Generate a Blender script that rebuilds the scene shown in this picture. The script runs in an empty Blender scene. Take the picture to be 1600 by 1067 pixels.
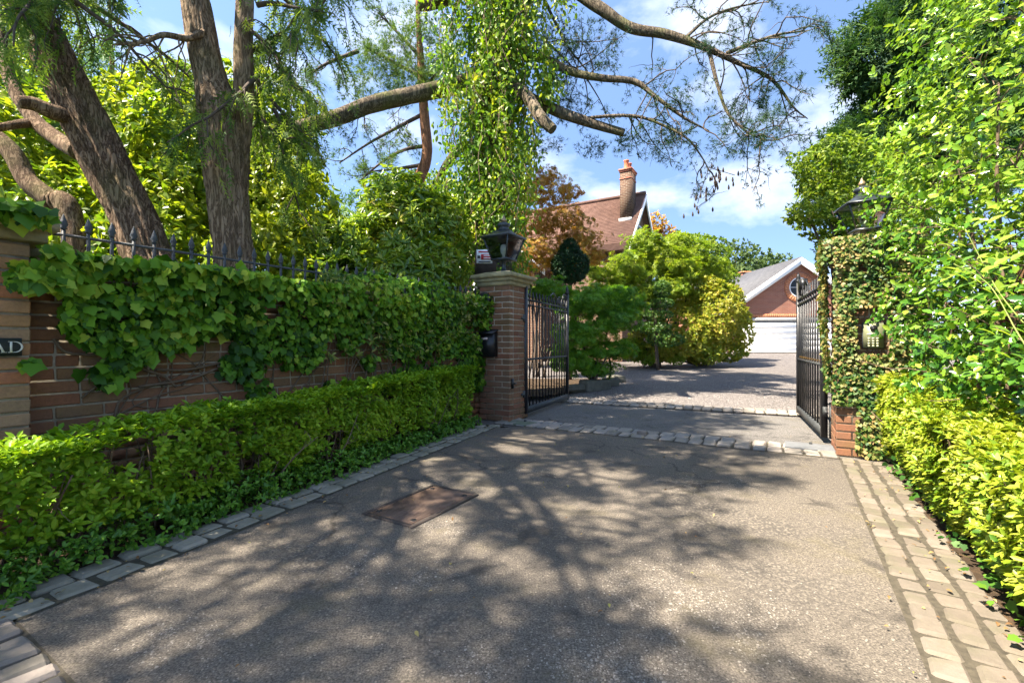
import bpy, math, numpy as np
from mathutils import Vector, Matrix, Quaternion

S = bpy.context.scene
C = S.collection
rng = np.random.default_rng(11)

# ------------------------------------------------------------------ camera, sky, sun, exposure
F, H, CX, CY = 711.0, 1.10, 800.0, 535.0
cd = bpy.data.cameras.new('camera'); cam = bpy.data.objects.new('camera', cd); C.objects.link(cam)
cd.sensor_width = 36; cd.lens = 36 * F / 1600; cd.shift_y = 1.5 / 1600
cd.clip_start = 0.05; cd.clip_end = 2000
cam.location = (0, 0, H); cam.rotation_euler = (math.pi / 2, 0, 0)
S.camera = cam

SUN_EL = math.radians(56); SUN_AZ = math.atan2(-0.90, -0.43)      # toward the sun, clockwise from +Y
sdir = Vector((math.sin(SUN_AZ) * math.cos(SUN_EL), math.cos(SUN_AZ) * math.cos(SUN_EL), math.sin(SUN_EL)))
w = bpy.data.worlds.new('World'); S.world = w; w.use_nodes = True
nt = w.node_tree; nt.nodes.clear()
def N(nt, t, **k):
    n = nt.nodes.new(t)
    for a, b in k.items(): setattr(n, a, b)
    return n
sky = N(nt, 'ShaderNodeTexSky', sky_type='NISHITA', sun_disc=False, sun_elevation=SUN_EL, sun_rotation=SUN_AZ,
        altitude=50, air_density=1.0, dust_density=0.15, ozone_density=1.2)
tc = N(nt, 'ShaderNodeTexCoord')
mp = N(nt, 'ShaderNodeMapping'); mp.inputs['Scale'].default_value = (1.0, 1.0, 1.9); mp.inputs['Location'].default_value = (0.863, 0.531, 1.072)
nz = N(nt, 'ShaderNodeTexNoise'); nz.inputs['Scale'].default_value = 2.3; nz.inputs['Detail'].default_value = 9; nz.inputs['Roughness'].default_value = 0.55; nz.inputs['Distortion'].default_value = 0.25
cr = N(nt, 'ShaderNodeValToRGB'); cr.color_ramp.elements[0].position = 0.51; cr.color_ramp.elements[1].position = 0.70
mx = N(nt, 'ShaderNodeMixRGB'); mx.inputs[2].default_value = (4.2, 4.3, 4.45, 1)
bg = N(nt, 'ShaderNodeBackground'); bg.inputs['Strength'].default_value = 0.098
wo = N(nt, 'ShaderNodeOutputWorld')
L = nt.links.new
ms_ = N(nt, 'ShaderNodeMapping'); ms_.inputs['Location'].default_value = (0, 0, 0.28); L(tc.outputs['Generated'], ms_.inputs['Vector']); L(ms_.outputs[0], sky.inputs['Vector'])
L(tc.outputs['Generated'], mp.inputs['Vector']); L(mp.outputs[0], nz.inputs['Vector']); L(nz.outputs['Fac'], cr.inputs[0])
L(cr.outputs[0], mx.inputs[0]); L(sky.outputs[0], mx.inputs[1]); L(mx.outputs[0], bg.inputs[0]); L(bg.outputs[0], wo.inputs[0])
sl = bpy.data.lights.new('sun', 'SUN'); sl.energy = 5.0; sl.angle = math.radians(0.45); sl.color = (1.0, 0.90, 0.75)
so = bpy.data.objects.new('sun', sl); C.objects.link(so)
so.rotation_euler = sdir.to_track_quat('Z', 'Y').to_euler()
S.view_settings.view_transform = 'Standard'; S.view_settings.look = 'None'
S.view_settings.exposure = 2.12; S.view_settings.gamma = 1.0; S.view_settings.use_curve_mapping = False
S.cycles.max_bounces = 6; S.cycles.diffuse_bounces = 4; S.cycles.glossy_bounces = 2; S.cycles.transparent_max_bounces = 5; S.cycles.transmission_bounces = 3; S.cycles.use_adaptive_sampling = True; S.cycles.adaptive_threshold = 0.02
S.cycles.use_denoising = True; S.cycles.debug_use_spatial_splits = True; S.cycles.use_light_tree = False

# ------------------------------------------------------------------ numeric helpers
A_ = np.array
def P(u, v, Y): return A_([(u - CX) / F * Y, Y, H - (v - CY) / F * Y])
def G(u, v):
    Y = H * F / (v - CY); return A_([(u - CX) / F * Y, Y, 0.0])
def gz(y): return 0.0215 * max(0.0, y - 8.0)
def nrm(a): return a / np.maximum(np.linalg.norm(a, axis=-1, keepdims=True), 1e-9)
def rand_unit(n): return nrm(rng.normal(size=(n, 3)))
def _h(i, j, k, s):
    n = (i * 374761393 + j * 668265263 + k * 2147483647 + s * 974711) & 0xffffffff
    n = ((n ^ (n >> 13)) * 1274126177) & 0xffffffff
    return ((n ^ (n >> 16)) & 0xffff) / 65535.0
def vnoise(p, s=0):
    p = np.asarray(p, float); f = np.floor(p); i = f.astype(np.int64); t = p - f; t = t * t * (3 - 2 * t)
    r = 0
    for a in (0, 1):
        for b in (0, 1):
            for c in (0, 1):
                wgt = (t[..., 0] if a else 1 - t[..., 0]) * (t[..., 1] if b else 1 - t[..., 1]) * (t[..., 2] if c else 1 - t[..., 2])
                r = r + wgt * _h(i[..., 0] + a, i[..., 1] + b, i[..., 2] + c, s)
    return r
def fbm(p, s=0, o=3):
    r = 0; a = 0.5; p = np.asarray(p, float)
    for k in range(o): r = r + a * vnoise(p * 2 ** k, s + k); a *= .5
    return r / (1 - 0.5 ** o)
def spline(pts, n):
    pts = np.asarray(pts, float); k = len(pts)
    if k == 2:
        t = np.linspace(0, 1, n)[:, None]; return pts[0] * (1 - t) + pts[1] * t
    ext = np.vstack([2 * pts[0] - pts[1], pts, 2 * pts[-1] - pts[-2]])
    ts = np.linspace(0, k - 1 - 1e-6, n); i = ts.astype(int); t = (ts - i)[:, None]
    p0, p1, p2, p3 = ext[i], ext[i + 1], ext[i + 2], ext[i + 3]
    return .5 * (2 * p1 + (p2 - p0) * t + (2 * p0 - 5 * p1 + 4 * p2 - p3) * t * t + (3 * p1 - p0 - 3 * p2 + p3) * t ** 3)
def lerp_r(r, n): return np.interp(np.linspace(0, 1, n), np.linspace(0, 1, len(r)), r)
def tube(path, rad, seg=8, cap=True):
    path = np.asarray(path, float); n = len(path); rad = np.broadcast_to(np.asarray(rad, float), (n,))
    t = nrm(np.gradient(path, axis=0)); ref = A_([1., 0, 0]) if abs(t[:, 0].mean()) < .6 else A_([0, 0, 1.])
    a = nrm(np.cross(t, ref)); b = np.cross(t, a)
    th = np.linspace(0, 2 * np.pi, seg, endpoint=False)
    v = path[:, None] + rad[:, None, None] * (np.cos(th)[None, :, None] * a[:, None] + np.sin(th)[None, :, None] * b[:, None])
    v = v.reshape(-1, 3); i = np.arange(n - 1)[:, None] * seg; j = np.arange(seg)[None]; j2 = (j + 1) % seg
    q = np.stack([i + j, i + j2, i + seg + j2, i + seg + j], -1).reshape(-1, 4)
    tr = np.vstack([q[:, [0, 1, 2]], q[:, [0, 2, 3]]])
    if cap:
        m = len(v); v = np.vstack([v, path[:1], path[-1:]]); k = np.arange(seg); k2 = (k + 1) % seg
        tr = np.vstack([tr, np.stack([k2, k, np.full(seg, m)], -1), np.stack([(n - 1) * seg + k, (n - 1) * seg + k2, np.full(seg, m + 1)], -1)])
    return v, tr
class Geo:
    def __init__(s): s.v = []; s.t = []; s.r = []; s.n = 0
    def add(s, v, t, r=None):
        v = np.asarray(v, float); t = np.asarray(t); s.v.append(v); s.t.append(t + s.n); s.n += len(v)
        s.r.append(np.zeros(len(t)) if r is None else np.broadcast_to(np.asarray(r, float), (len(t),)))
        return s
    def box(s, c, e, ax=None, r=None, taper=0.0):
        c = np.asarray(c, float); ax = np.eye(3) if ax is None else np.asarray(ax, float)
        v = [];
        for dz in (-1, 1):
            k = 1 - taper if dz > 0 else 1
            for dx, dy in ((-1, -1), (1, -1), (1, 1), (-1, 1)):
                v.append(c + ax[0] * dx * e[0] / 2 * k + ax[1] * dy * e[1] / 2 * k + ax[2] * dz * e[2] / 2)
        q = [(0, 3, 2, 1), (4, 5, 6, 7), (0, 1, 5, 4), (1, 2, 6, 5), (2, 3, 7, 6), (3, 0, 4, 7)]
        return s.add(v, [x for f in q for x in ((f[0], f[1], f[2]), (f[0], f[2], f[3]))], r)
    def build(s, name, mat, parent=None, smooth=False):
        return mk(name, np.vstack(s.v), np.vstack(s.t), mat, parent, np.concatenate(s.r), smooth)
def mesh_from(name, v, t, r=None, smooth=False):
    me = bpy.data.meshes.new(name); v = np.ascontiguousarray(v, np.float32); t = np.ascontiguousarray(t, np.int32)
    me.vertices.add(len(v)); me.vertices.foreach_set('co', v.ravel())
    me.loops.add(t.size); me.loops.foreach_set('vertex_index', t.ravel())
    me.polygons.add(len(t)); me.polygons.foreach_set('loop_start', np.arange(0, t.size, 3, dtype=np.int32))
    me.update(calc_edges=True)
    if smooth: me.polygons.foreach_set('use_smooth', np.ones(len(t), bool))
    if r is not None and np.any(r):
        at = me.attributes.new('rnd', 'FLOAT', 'FACE'); at.data.foreach_set('value', np.ascontiguousarray(r, np.float32))
    return me
def link(o, parent=None):
    C.objects.link(o)
    if parent is not None:
        o.parent = parent; o.matrix_parent_inverse = Matrix.Translation(-Vector(parent['_base'])) if parent.type == 'EMPTY' else Matrix.Identity(4)
    return o
def mk(name, v, t, mat, parent=None, r=None, smooth=False):
    me = mesh_from(name, v, t, r, smooth); me.materials.append(mat)
    return link(bpy.data.objects.new(name, me), parent)
def tag(o, label=None, cat=None, group=None, kind=None):
    if label: o['label'] = label
    if cat: o['category'] = cat
    if group: o['group'] = group
    if kind: o['kind'] = kind
    return o
def thing(name, label, cat, base, group=None, kind=None):
    o = bpy.data.objects.new(name, None); C.objects.link(o); o.location = tuple(map(float, base)); o['_base'] = tuple(map(float, base))
    o.empty_display_size = .1
    return tag(o, label, cat, group, kind)
def piece(name, me, mat4, parent):
    o = bpy.data.objects.new(name, me); C.objects.link(o); o.parent = parent
    o.matrix_parent_inverse = Matrix.Translation(-Vector(parent['_base'])) if '_base' in parent else Matrix.Identity(4)
    o.matrix_basis = mat4; return o
def mat4(pos, R, s=1.0):
    R = np.asarray(R, float); s = np.broadcast_to(s, (3,))
    return Matrix([[R[0][0] * s[0], R[1][0] * s[1], R[2][0] * s[2], pos[0]], [R[0][1] * s[0], R[1][1] * s[1], R[2][1] * s[2], pos[1]],
                   [R[0][2] * s[0], R[1][2] * s[1], R[2][2] * s[2], pos[2]], [0, 0, 0, 1]])
def lathe(prof, seg=16):
    prof = np.asarray(prof, float); th = np.linspace(0, 2 * np.pi, seg, endpoint=False)
    v = np.stack([prof[:, :1] * np.cos(th), prof[:, :1] * np.sin(th), np.repeat(prof[:, 1:], seg, 1)], -1).reshape(-1, 3)
    n = len(prof); i = np.arange(n - 1)[:, None] * seg; j = np.arange(seg)[None]; j2 = (j + 1) % seg
    q = np.stack([i + j, i + j2, i + seg + j2, i + seg + j], -1).reshape(-1, 4)
    return v, np.vstack([q[:, [0, 1, 2]], q[:, [0, 2, 3]]])

# ------------------------------------------------------------------ materials
class Mat:
    def __init__(s, name):
        s.m = bpy.data.materials.new(name); s.m.use_nodes = True; s.nt = s.m.node_tree
        s.b = s.nt.nodes['Principled BSDF']; s.o = s.nt.nodes['Material Output']
    def n(s, t, **k):
        x = s.nt.nodes.new(t)
        for a, b in k.items():
            if a in x.inputs: x.inputs[a].default_value = b
            else: setattr(x, a, b)
        return x
    def l(s, a, b): s.nt.links.new(a, b)
    def coord(s, kind='Object', scale=None):
        t = s.n('ShaderNodeTexCoord')
        if scale is None: return t.outputs[kind]
        m = s.n('ShaderNodeMapping'); m.inputs['Scale'].default_value = scale; s.l(t.outputs[kind], m.inputs[0]); return m.outputs[0]
    def geo(s): return s.n('ShaderNodeNewGeometry').outputs['Position']
    def noise(s, vec, scale, detail=4, rough=.55, dist=0):
        x = s.n('ShaderNodeTexNoise'); x.inputs['Scale'].default_value = scale; x.inputs['Detail'].default_value = detail
        x.inputs['Roughness'].default_value = rough; x.inputs['Distortion'].default_value = dist
        if vec is not None: s.l(vec, x.inputs['Vector'])
        return x.outputs['Fac']
    def vor(s, vec, scale, feature='F1', rnd=1.0):
        x = s.n('ShaderNodeTexVoronoi', feature=feature); x.inputs['Scale'].default_value = scale; x.inputs['Randomness'].default_value = rnd
        if vec is not None: s.l(vec, x.inputs['Vector'])
        return x
    def ramp(s, fac, stops, interp='LINEAR'):
        x = s.n('ShaderNodeValToRGB'); e = x.color_ramp; e.interpolation = interp
        while len(e.elements) < len(stops): e.elements.new(.5)
        for el, (p, c) in zip(e.elements, stops): el.position = p; el.color = (c, c, c, 1) if np.isscalar(c) else (*c, 1)
        if fac is not None: s.l(fac, x.inputs[0])
        return x.outputs[0]
    def mix(s, fac, a, b, mode='MIX'):
        x = s.n('ShaderNodeMixRGB', blend_type=mode)
        for i, q in enumerate((fac, a, b)):
            if isinstance(q, bpy.types.NodeSocket): s.l(q, x.inputs[i])
            elif np.isscalar(q): x.inputs[i].default_value = q if i == 0 else (q, q, q, 1)
            else: x.inputs[i].default_value = (*q, 1)
        return x.outputs[0]
    def math(s, op, a, b=None):
        x = s.n('ShaderNodeMath', operation=op)
        for i, q in enumerate((a, b)):
            if q is None: continue
            if isinstance(q, bpy.types.NodeSocket): s.l(q, x.inputs[i])
            else: x.inputs[i].default_value = q
        return x.outputs[0]
    def col(s, c):
        if isinstance(c, bpy.types.NodeSocket): s.l(c, s.b.inputs['Base Color'])
        else: s.b.inputs['Base Color'].default_value = (*c, 1)
        return s
    def rough(s, r, spec=.5, metal=0):
        if isinstance(r, bpy.types.NodeSocket): s.l(r, s.b.inputs['Roughness'])
        else: s.b.inputs['Roughness'].default_value = r
        s.b.inputs['Specular IOR Level'].default_value = spec; s.b.inputs['Metallic'].default_value = metal; return s
    def bump(s, h, strength=.5, dist=.01):
        x = s.n('ShaderNodeBump'); x.inputs['Strength'].default_value = strength; x.inputs['Distance'].default_value = dist
        s.l(h, x.inputs['Height']); s.l(x.outputs[0], s.b.inputs['Normal']); return s
    def rnd(s, obj):
        if obj: return s.n('ShaderNodeObjectInfo').outputs['Random']
        return s.n('ShaderNodeAttribute', attribute_name='rnd').outputs['Fac']

def leaf_mat(name, cols, obj=False, trans=.42, rough=.42, spec=.35, tcol=(1.25, 1.25, .45)):
    m = Mat(name); n = len(cols)
    c = m.ramp(m.rnd(obj), [((i + .5) / n, k) for i, k in enumerate(cols)])
    m.col(c).rough(rough, spec)
    tr = m.n('ShaderNodeBsdfTranslucent'); tm = m.mix(1.0, c, tcol, 'MULTIPLY'); m.l(tm, tr.inputs['Color'])
    ms = m.n('ShaderNodeMixShader'); ms.inputs[0].default_value = trans
    m.l(m.b.outputs[0], ms.inputs[1]); m.l(tr.outputs[0], ms.inputs[2]); m.l(ms.outputs[0], m.o.inputs[0])
    return m.m
def brick_mat(name, cols, obj=True, moss=.0):
    m = Mat(name); v = m.geo()
    c = m.ramp(m.rnd(obj), [(i / (len(cols) - 1), k) for i, k in enumerate(cols)])
    n1 = m.noise(v, 55, 5, .7); c = m.mix(m.ramp(n1, [(.35, 0.), (.7, .55)]), c, m.mix(.55, c, (.03, .02, .015)))
    n3 = m.noise(v, 3.2, 4); c = m.mix(m.ramp(n3, [(.45, 0.), (.75, .45)]), c, (.10, .085, .06))
    if moss:
        n2 = m.noise(v, 2.3, 5); c = m.mix(m.ramp(n2, [(.5, 0.), (.68, moss)]), c, (.085, .085, .018))
    m.col(c).rough(.9, .25).bump(n1, .55, .006); return m.m
def plain(name, col, rough=.6, var=.25, scale=12, bump=.2, metal=0, spec=.4, bdist=.004):
    m = Mat(name); v = m.geo(); n = m.noise(v, scale, 6, .65)
    d = tuple(x * (1 - var) for x in col); u = tuple(min(1, x * (1 + var)) for x in col)
    m.col(m.ramp(n, [(.3, d), (.7, u)])).rough(rough, spec, metal)
    if bump: m.bump(m.noise(v, scale * 6, 4), bump, bdist)
    return m.m
def bark_mat(name, c1, c2, moss=.3, sc=1.0):
    m = Mat(name); v = m.geo()
    mp = m.n('ShaderNodeMapping'); mp.inputs['Scale'].default_value = (1, 1, .16); m.l(v, mp.inputs[0])
    mq = m.n('ShaderNodeMapping'); mq.inputs['Scale'].default_value = (1, 1, .5); m.l(v, mq.inputs[0])
    n1 = m.noise(mp.outputs[0], 20 * sc, 7, .62, 1.2); n2 = m.noise(mq.outputs[0], 45 * sc, 5, .7, .8)
    fis = m.math('ABSOLUTE', m.math('SUBTRACT', n1, .5)); fis = m.ramp(fis, [(.0, 0.), (.075, 1.)])
    h = m.math('ADD', m.math('MULTIPLY', fis, .6), m.math('MULTIPLY', n2, .4))
    c = m.ramp(h, [(.12, tuple(x * .35 for x in c1)), (.5, c1), (.95, c2)])
    c = m.mix(m.ramp(m.noise(v, 2.2, 5), [(.52, 0.), (.7, moss)]), c, (.10, .11, .03))
    m.col(c).rough(.92, .2).bump(h, .8, .02); return m.m

# tarmac: worn, aggregate showing through in patches
def tarmac(name, dark, light, worn, wornmin=.52):
    m = Mat(name); v = m.geo()
    f1 = m.noise(v, 120, 2, .7); f2 = m.noise(v, 40, 3, .6)
    g = m.ramp(m.math('ADD', m.math('MULTIPLY', f1, .75), m.math('MULTIPLY', f2, .25)), [(.34, tuple(x * .55 for x in dark)), (.5, light), (.66, tuple(x * 1.9 for x in light))])
    sp = m.vor(v, 95); cc = m.n('ShaderNodeSeparateColor'); m.l(sp.outputs['Color'], cc.inputs[0])
    g = m.mix(m.math('MULTIPLY', m.ramp(cc.outputs[0], [(.93, 0.), (.96, 1.)]), m.ramp(sp.outputs['Distance'], [(.3, .8), (.5, 0.)])), g, worn)
    big = m.noise(v, 1.1, 5, .6, .4); mask = m.ramp(big, [(wornmin, 0.), (wornmin + .09, 1.)])
    v2 = m.vor(v, 58, rnd=1); d2 = m.ramp(v2.outputs['Distance'], [(.25, 1.), (.6, 0.)])
    c2 = m.n('ShaderNodeSeparateColor'); m.l(v2.outputs['Color'], c2.inputs[0])
    st = m.mix(d2, dark, m.ramp(c2.outputs[1], [(0, tuple(x * .45 for x in worn)), (1, tuple(x * .85 for x in worn))]))
    c = m.mix(mask, g, m.mix(.4, st, g))
    c = m.mix(m.ramp(m.noise(v, .6, 4), [(.42, 0.), (.7, .4)]), c, tuple(x * .75 for x in dark))
    c = m.mix(m.ramp(m.noise(v, 1.9, 6, .7), [(.54, 0.), (.72, .4)]), c, (.12, .10, .045))
    c = m.mix(m.ramp(m.noise(v, 3.1, 3, .5, .6), [(.60, 0.), (.68, .55)]), c, tuple(x * .5 for x in dark))
    nd = m.n('ShaderNodeTexNoise'); nd.inputs['Scale'].default_value = 5; nd.inputs['Detail'].default_value = 5; m.l(v, nd.inputs['Vector'])
    wv = m.n('ShaderNodeMixRGB', blend_type='ADD'); wv.inputs[0].default_value = .22; m.l(v, wv.inputs[1]); m.l(nd.outputs['Color'], wv.inputs[2])
    ck = m.vor(wv.outputs[0], .75, 'DISTANCE_TO_EDGE').outputs['Distance']; ckm = m.math('MULTIPLY', m.ramp(ck, [(.0, 1.), (.010, 0.)]), m.ramp(m.noise(v, .9, 3), [(.48, 0.), (.56, .8)]))
    c = m.mix(ckm, c, (.025, .022, .018))
    hgt = m.math('ADD', m.math('MULTIPLY', m.math('MULTIPLY', d2, mask), .8), m.math('MULTIPLY', f1, .5))
    m.col(c).rough(.85, .3).bump(hgt, .6, .006); return m.m
TARMAC = tarmac('worn_tarmac', (.058, .051, .045), (.118, .100, .080), (.31, .265, .21))
APRON = tarmac('apron_tarmac', (.075, .07, .065), (.125, .115, .105), (.22, .2, .18), .66)
def gravel_mat():
    m = Mat('gravel'); v = m.geo(); a = m.vor(v, 55); c = m.n('ShaderNodeSeparateColor'); m.l(a.outputs['Color'], c.inputs[0])
    g = m.ramp(c.outputs[0], [(0, (.10, .085, .078)), (.5, (.19, .165, .152)), (.85, (.27, .24, .225)), (1, (.42, .39, .37))])
    d = m.ramp(a.outputs['Distance'], [(.25, 1.), (.7, .0)])
    m.col(m.mix(d, m.mix(.6, g, (.05, .045, .04)), g)).rough(.9, .3).bump(d, .8, .015); return m.m
GRAVEL = gravel_mat()
def soil_mat():
    m = Mat('soil'); v = m.geo(); n = m.noise(v, 14, 8, .7)
    c = m.ramp(n, [(.3, (.02, .014, .009)), (.55, (.06, .04, .024)), (.75, (.13, .075, .035))]); m.col(c).rough(.95, .2).bump(n, .9, .03); return m.m
SOIL = soil_mat()
def ground_mat():
    m = Mat('lawn_ground'); v = m.geo(); n = m.noise(v, 6, 8, .7)
    m.col(m.ramp(n, [(.3, (.03, .035, .012)), (.5, (.05, .07, .018)), (.7, (.09, .07, .035))])).rough(.95, .2).bump(n, .8, .03); return m.m
GROUND = ground_mat()
def sett_mat(name, cols, moss=.5):
    m = Mat(name); v = m.geo(); c = m.ramp(m.rnd(True), [(i / (len(cols) - 1), k) for i, k in enumerate(cols)])
    n = m.noise(v, 28, 6, .7); c = m.mix(m.ramp(n, [(.35, .0), (.7, .5)]), c, m.mix(.5, c, (.05, .045, .035)))
    c = m.mix(m.ramp(m.noise(v, 5, 5), [(.48, 0.), (.7, moss)]), c, (.10, .10, .055))
    m.col(c).rough(.88, .3).bump(n, .6, .008); return m.m
SETT_L = sett_mat('mossy_sett', [(.19, .18, .14), (.24, .225, .175), (.29, .265, .21)], .5)
SETT_B = sett_mat('granite_sett', [(.13, .115, .10), (.2, .175, .15), (.24, .195, .16), (.18, .17, .165)], .35)
SETT_C = sett_mat('crossing_sett', [(.2, .175, .15), (.27, .24, .21), (.33, .28, .235), (.25, .24, .23)], .25)
SETT_R = sett_mat('sandy_sett', [(.12, .098, .075), (.17, .14, .108), (.15, .125, .098), (.21, .175, .14)], .6)
JOINT = plain('sett_joint', (.062, .052, .036), .95, .45, 30, .5)
BRICK_L = brick_mat('wall_brick', [(.18, .078, .038), (.25, .105, .052), (.2, .115, .055), (.29, .14, .07)], True, .6)
BRICK_LS = brick_mat('wall_brick_joined', [(.18, .078, .038), (.25, .105, .052), (.2, .115, .055), (.29, .14, .07)], False, .6)
BRICK_P = brick_mat('pier_brick', [(.33, .195, .09), (.42, .21, .095), (.29, .185, .10), (.46, .27, .14), (.42, .15, .07)], True, .12)
BRICK_G = brick_mat('pillar_brick', [(.16, .068, .038), (.23, .098, .054), (.2, .11, .06), (.27, .125, .068), (.16, .092, .05)], True, .35)
MORTAR = plain('mortar', (.33, .275, .195), .95, .25, 25, .4)
MORTAR_D = plain('old_mortar', (.28, .23, .155), .95, .3, 20, .4)
STONE = plain('cap_stone', (.30, .25, .13), .9, .35, 9, .5)
SLAB = plain('grey_slab', (.13, .135, .14), .8, .2, 14, .25)
IRON = plain('black_iron', (.014, .014, .016), .42, .4, 20, .1, spec=.5)
IRON_W = plain('weathered_iron', (.045, .048, .048), .6, .4, 18, .2)
GOLD = plain('gold_paint', (.15, .09, .03), .45, .25, 40, .1, metal=.4)
BLACKP = plain('black_plastic', (.010, .010, .011), .35, .2, 10, 0)
LAMPB = plain('lamp_metal', (.022, .028, .034), .35, .3, 14, .05, spec=.55)
RUST = plain('rusty_plate', (.16, .105, .075), .75, .35, 16, .4)
WHITEP = plain('white_paint', (.80, .80, .79), .5, .04, 3, 0)
SAGE = plain('sage_metal', (.19, .2, .11), .45, .15, 9, .05, metal=.2)
BRONZE = plain('finial_bronze', (.33, .24, .14), .45, .3, 30, .1, metal=.5)
BARK_A = bark_mat('rough_bark', (.14, .085, .05), (.26, .18, .115), .4)
BARK_B = bark_mat('grey_bark', (.18, .12, .072), (.31, .225, .145), .3)
BARK_P = bark_mat('pine_bark', (.10, .078, .055), (.21, .165, .115), .75, .8)
BARK_D = plain('twig_bark', (.075, .055, .04), .9, .3, 20, .3)
BARK_R = bark_mat('red_bark', (.22, .10, .05), (.33, .17, .09), .1)
STEM = plain('ivy_stem', (.13, .09, .055), .85, .3, 30, .3)
def glass_mat():
    m = Mat('lamp_glass'); m.nt.nodes.remove(m.b)
    t = m.n('ShaderNodeBsdfTransparent'); t.inputs[0].default_value = (.86, .9, .92, 1); g = m.n('ShaderNodeBsdfGlossy'); g.inputs['Roughness'].default_value = .04
    f = m.n('ShaderNodeFresnel'); f.inputs[0].default_value = 1.55; x = m.n('ShaderNodeMixShader')
    m.l(m.math('ADD', f.outputs[0], .14), x.inputs[0]); m.l(t.outputs[0], x.inputs[1]); m.l(g.outputs[0], x.inputs[2]); m.l(x.outputs[0], m.o.inputs[0]); return m.m
GLASS = glass_mat()

# ------------------------------------------------------------------ leaves
def T_diamond(wd=.26, fold=.07):
    return A_([[0, 0, 0], [wd, .45, fold], [0, 1, 0], [-wd, .45, fold]]), A_([[0, 1, 2], [0, 2, 3]])
def T_oval(wd=.22, fold=.06, curl=.1):
    v = A_([[0, 0, 0], [wd * .8, .25, fold], [wd, .55, fold], [wd * .55, .85, fold * .5 - curl * .5], [0, 1, -curl], [-wd * .55, .85, fold * .5 - curl * .5], [-wd, .55, fold], [-wd * .8, .25, fold], [0, .5, 0]])
    return v, A_([[8, 0, 1], [8, 1, 2], [8, 2, 3], [8, 3, 4], [8, 4, 5], [8, 5, 6], [8, 6, 7], [8, 7, 0]])
def T_poly(half, mid=.45, curl=.1, fold=.05):
    r = [(x, y) for x, y in half]; pts = [(0, 0)] + r + [(0, 1)] + [(-x, y) for x, y in reversed(r)]
    v = [[x, y, fold * abs(x) * 2 - curl * y * y] for x, y in pts] + [[0, mid, -curl * mid * mid - .02]]
    n = len(pts); return A_(v), A_([[n, i, (i + 1) % n] for i in range(n)])
IVY = T_poly([(.18, -.11), (.45, -.01), (.40, .2), (.52, .43), (.30, .60)], .3, .16, -.04)
HOLLY = T_poly([(.25, .15), (.19, .32), (.30, .5), (.21, .72)], .45, .12, .12)
def T_hex(wd=.24, fold=.06, curl=.1):
    return A_([[0, 0, 0], [wd * .85, .28, fold], [wd * .9, .66, fold - curl * .4], [0, 1, -curl], [-wd * .9, .66, fold - curl * .4], [-wd * .85, .28, fold]]), A_([[0, 1, 2], [0, 2, 3], [0, 3, 4], [0, 4, 5]])
OVAL8 = T_oval(); OVAL = T_hex(); DIA = T_diamond(); NARROW = T_hex(.165, .05, .18)
def T_frond(n=5, ll=.36, wd=.055, droop=.25):
    v = []; t = []
    for i in range(n):
        y = (i + .6) / n; L_ = ll * (1 - .55 * y)
        for s in (-1, 1):
            k = len(v); z = -droop * y * y; v += [[0, y - wd, z], [0, y + wd, z], [s * L_ * .8, y + L_ * .75, z - .05]]; t.append([k, k + 1, k + 2])
    k = len(v); v += [[-.03, 0, 0], [.03, 0, 0], [0, 1.12, -droop]]; t.append([k, k + 1, k + 2]); return A_(v), A_(t)
FROND = T_frond()
def T_tuft(n=8, spread=.9, wd=.038):
    r = np.random.default_rng(3); v = []; t = []
    for i in range(n):
        d = nrm(A_([r.normal() * spread, 1.0, r.normal() * spread])); s = nrm(np.cross(d, r.normal(size=3))) * wd; k = len(v)
        v += [list(-s), list(s), list(d * r.uniform(.75, 1.05))]; t.append([k, k + 1, k + 2])
    return A_(v), A_(t)
TUFT = T_tuft()
def T_star():
    v = [[0, 0, 0]]; t = []
    for a, l in ((0, 1), (42, .85), (-42, .85), (85, .55), (-85, .55)):
        a = math.radians(a); d = A_([math.sin(a), math.cos(a), -.12]) * l; s = A_([math.cos(a), -math.sin(a), 0]) * .13
        k = len(v); v += [list(d * .38 + s * 1.15), list(d), list(d * .38 - s * 1.15)]; t += [[k, k + 1, k + 2]]
    return A_(v), A_(t)
STAR = T_star()
def frames(ax, nr):
    ax = nrm(ax); x = nrm(np.cross(ax, nr)); n = np.cross(x, ax); return np.stack([x, ax, n], 1)
def inst(T, pos, R, sc, r):
    tv, tt = T; k = len(tv); V = pos[:, None] + sc[:, None, None] * np.einsum('kj,njc->nkc', tv, R)
    t = (np.arange(len(pos))[:, None, None] * k + tt[None]).reshape(-1, 3)
    return V.reshape(-1, 3), t, np.repeat(np.maximum(r, 1e-3), len(tt))
def rosettes(tips, dirs, k, ll, spread=.9, up=.25, jit=.35, lift=.02):
    """k leaves about each tip; returns pos, R, scale"""
    n = len(tips); d = np.repeat(nrm(dirs + A_([0, 0, up])), k, 0); p = np.repeat(tips, k, 0)
    side = rand_unit(n * k); side = nrm(side - (side * d).sum(1, keepdims=True) * d)
    ax = nrm(d * rng.uniform(.15, 1.0, (n * k, 1)) + side * spread + rng.normal(size=(n * k, 3)) * jit * .5)
    nr = nrm(d + A_([0, 0, .35]) + rng.normal(size=(n * k, 3)) * jit)
    sc = rng.uniform(ll[0], ll[1], n * k); p = p + side * sc[:, None] * .12 + d * (rng.uniform(-1, .3, (n * k, 1)) * lift)
    return p, frames(ax, nr), sc
def in_frame(p, m=20):
    Y = np.maximum(p[:, 1], .05); u = CX + F * p[:, 0] / Y; v = CY - F * (p[:, 2] - H) / Y
    return (u > m) & (u < 1600 - m) & (v > m) & (v < 1067 - m) & (p[:, 1] > .3)
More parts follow.
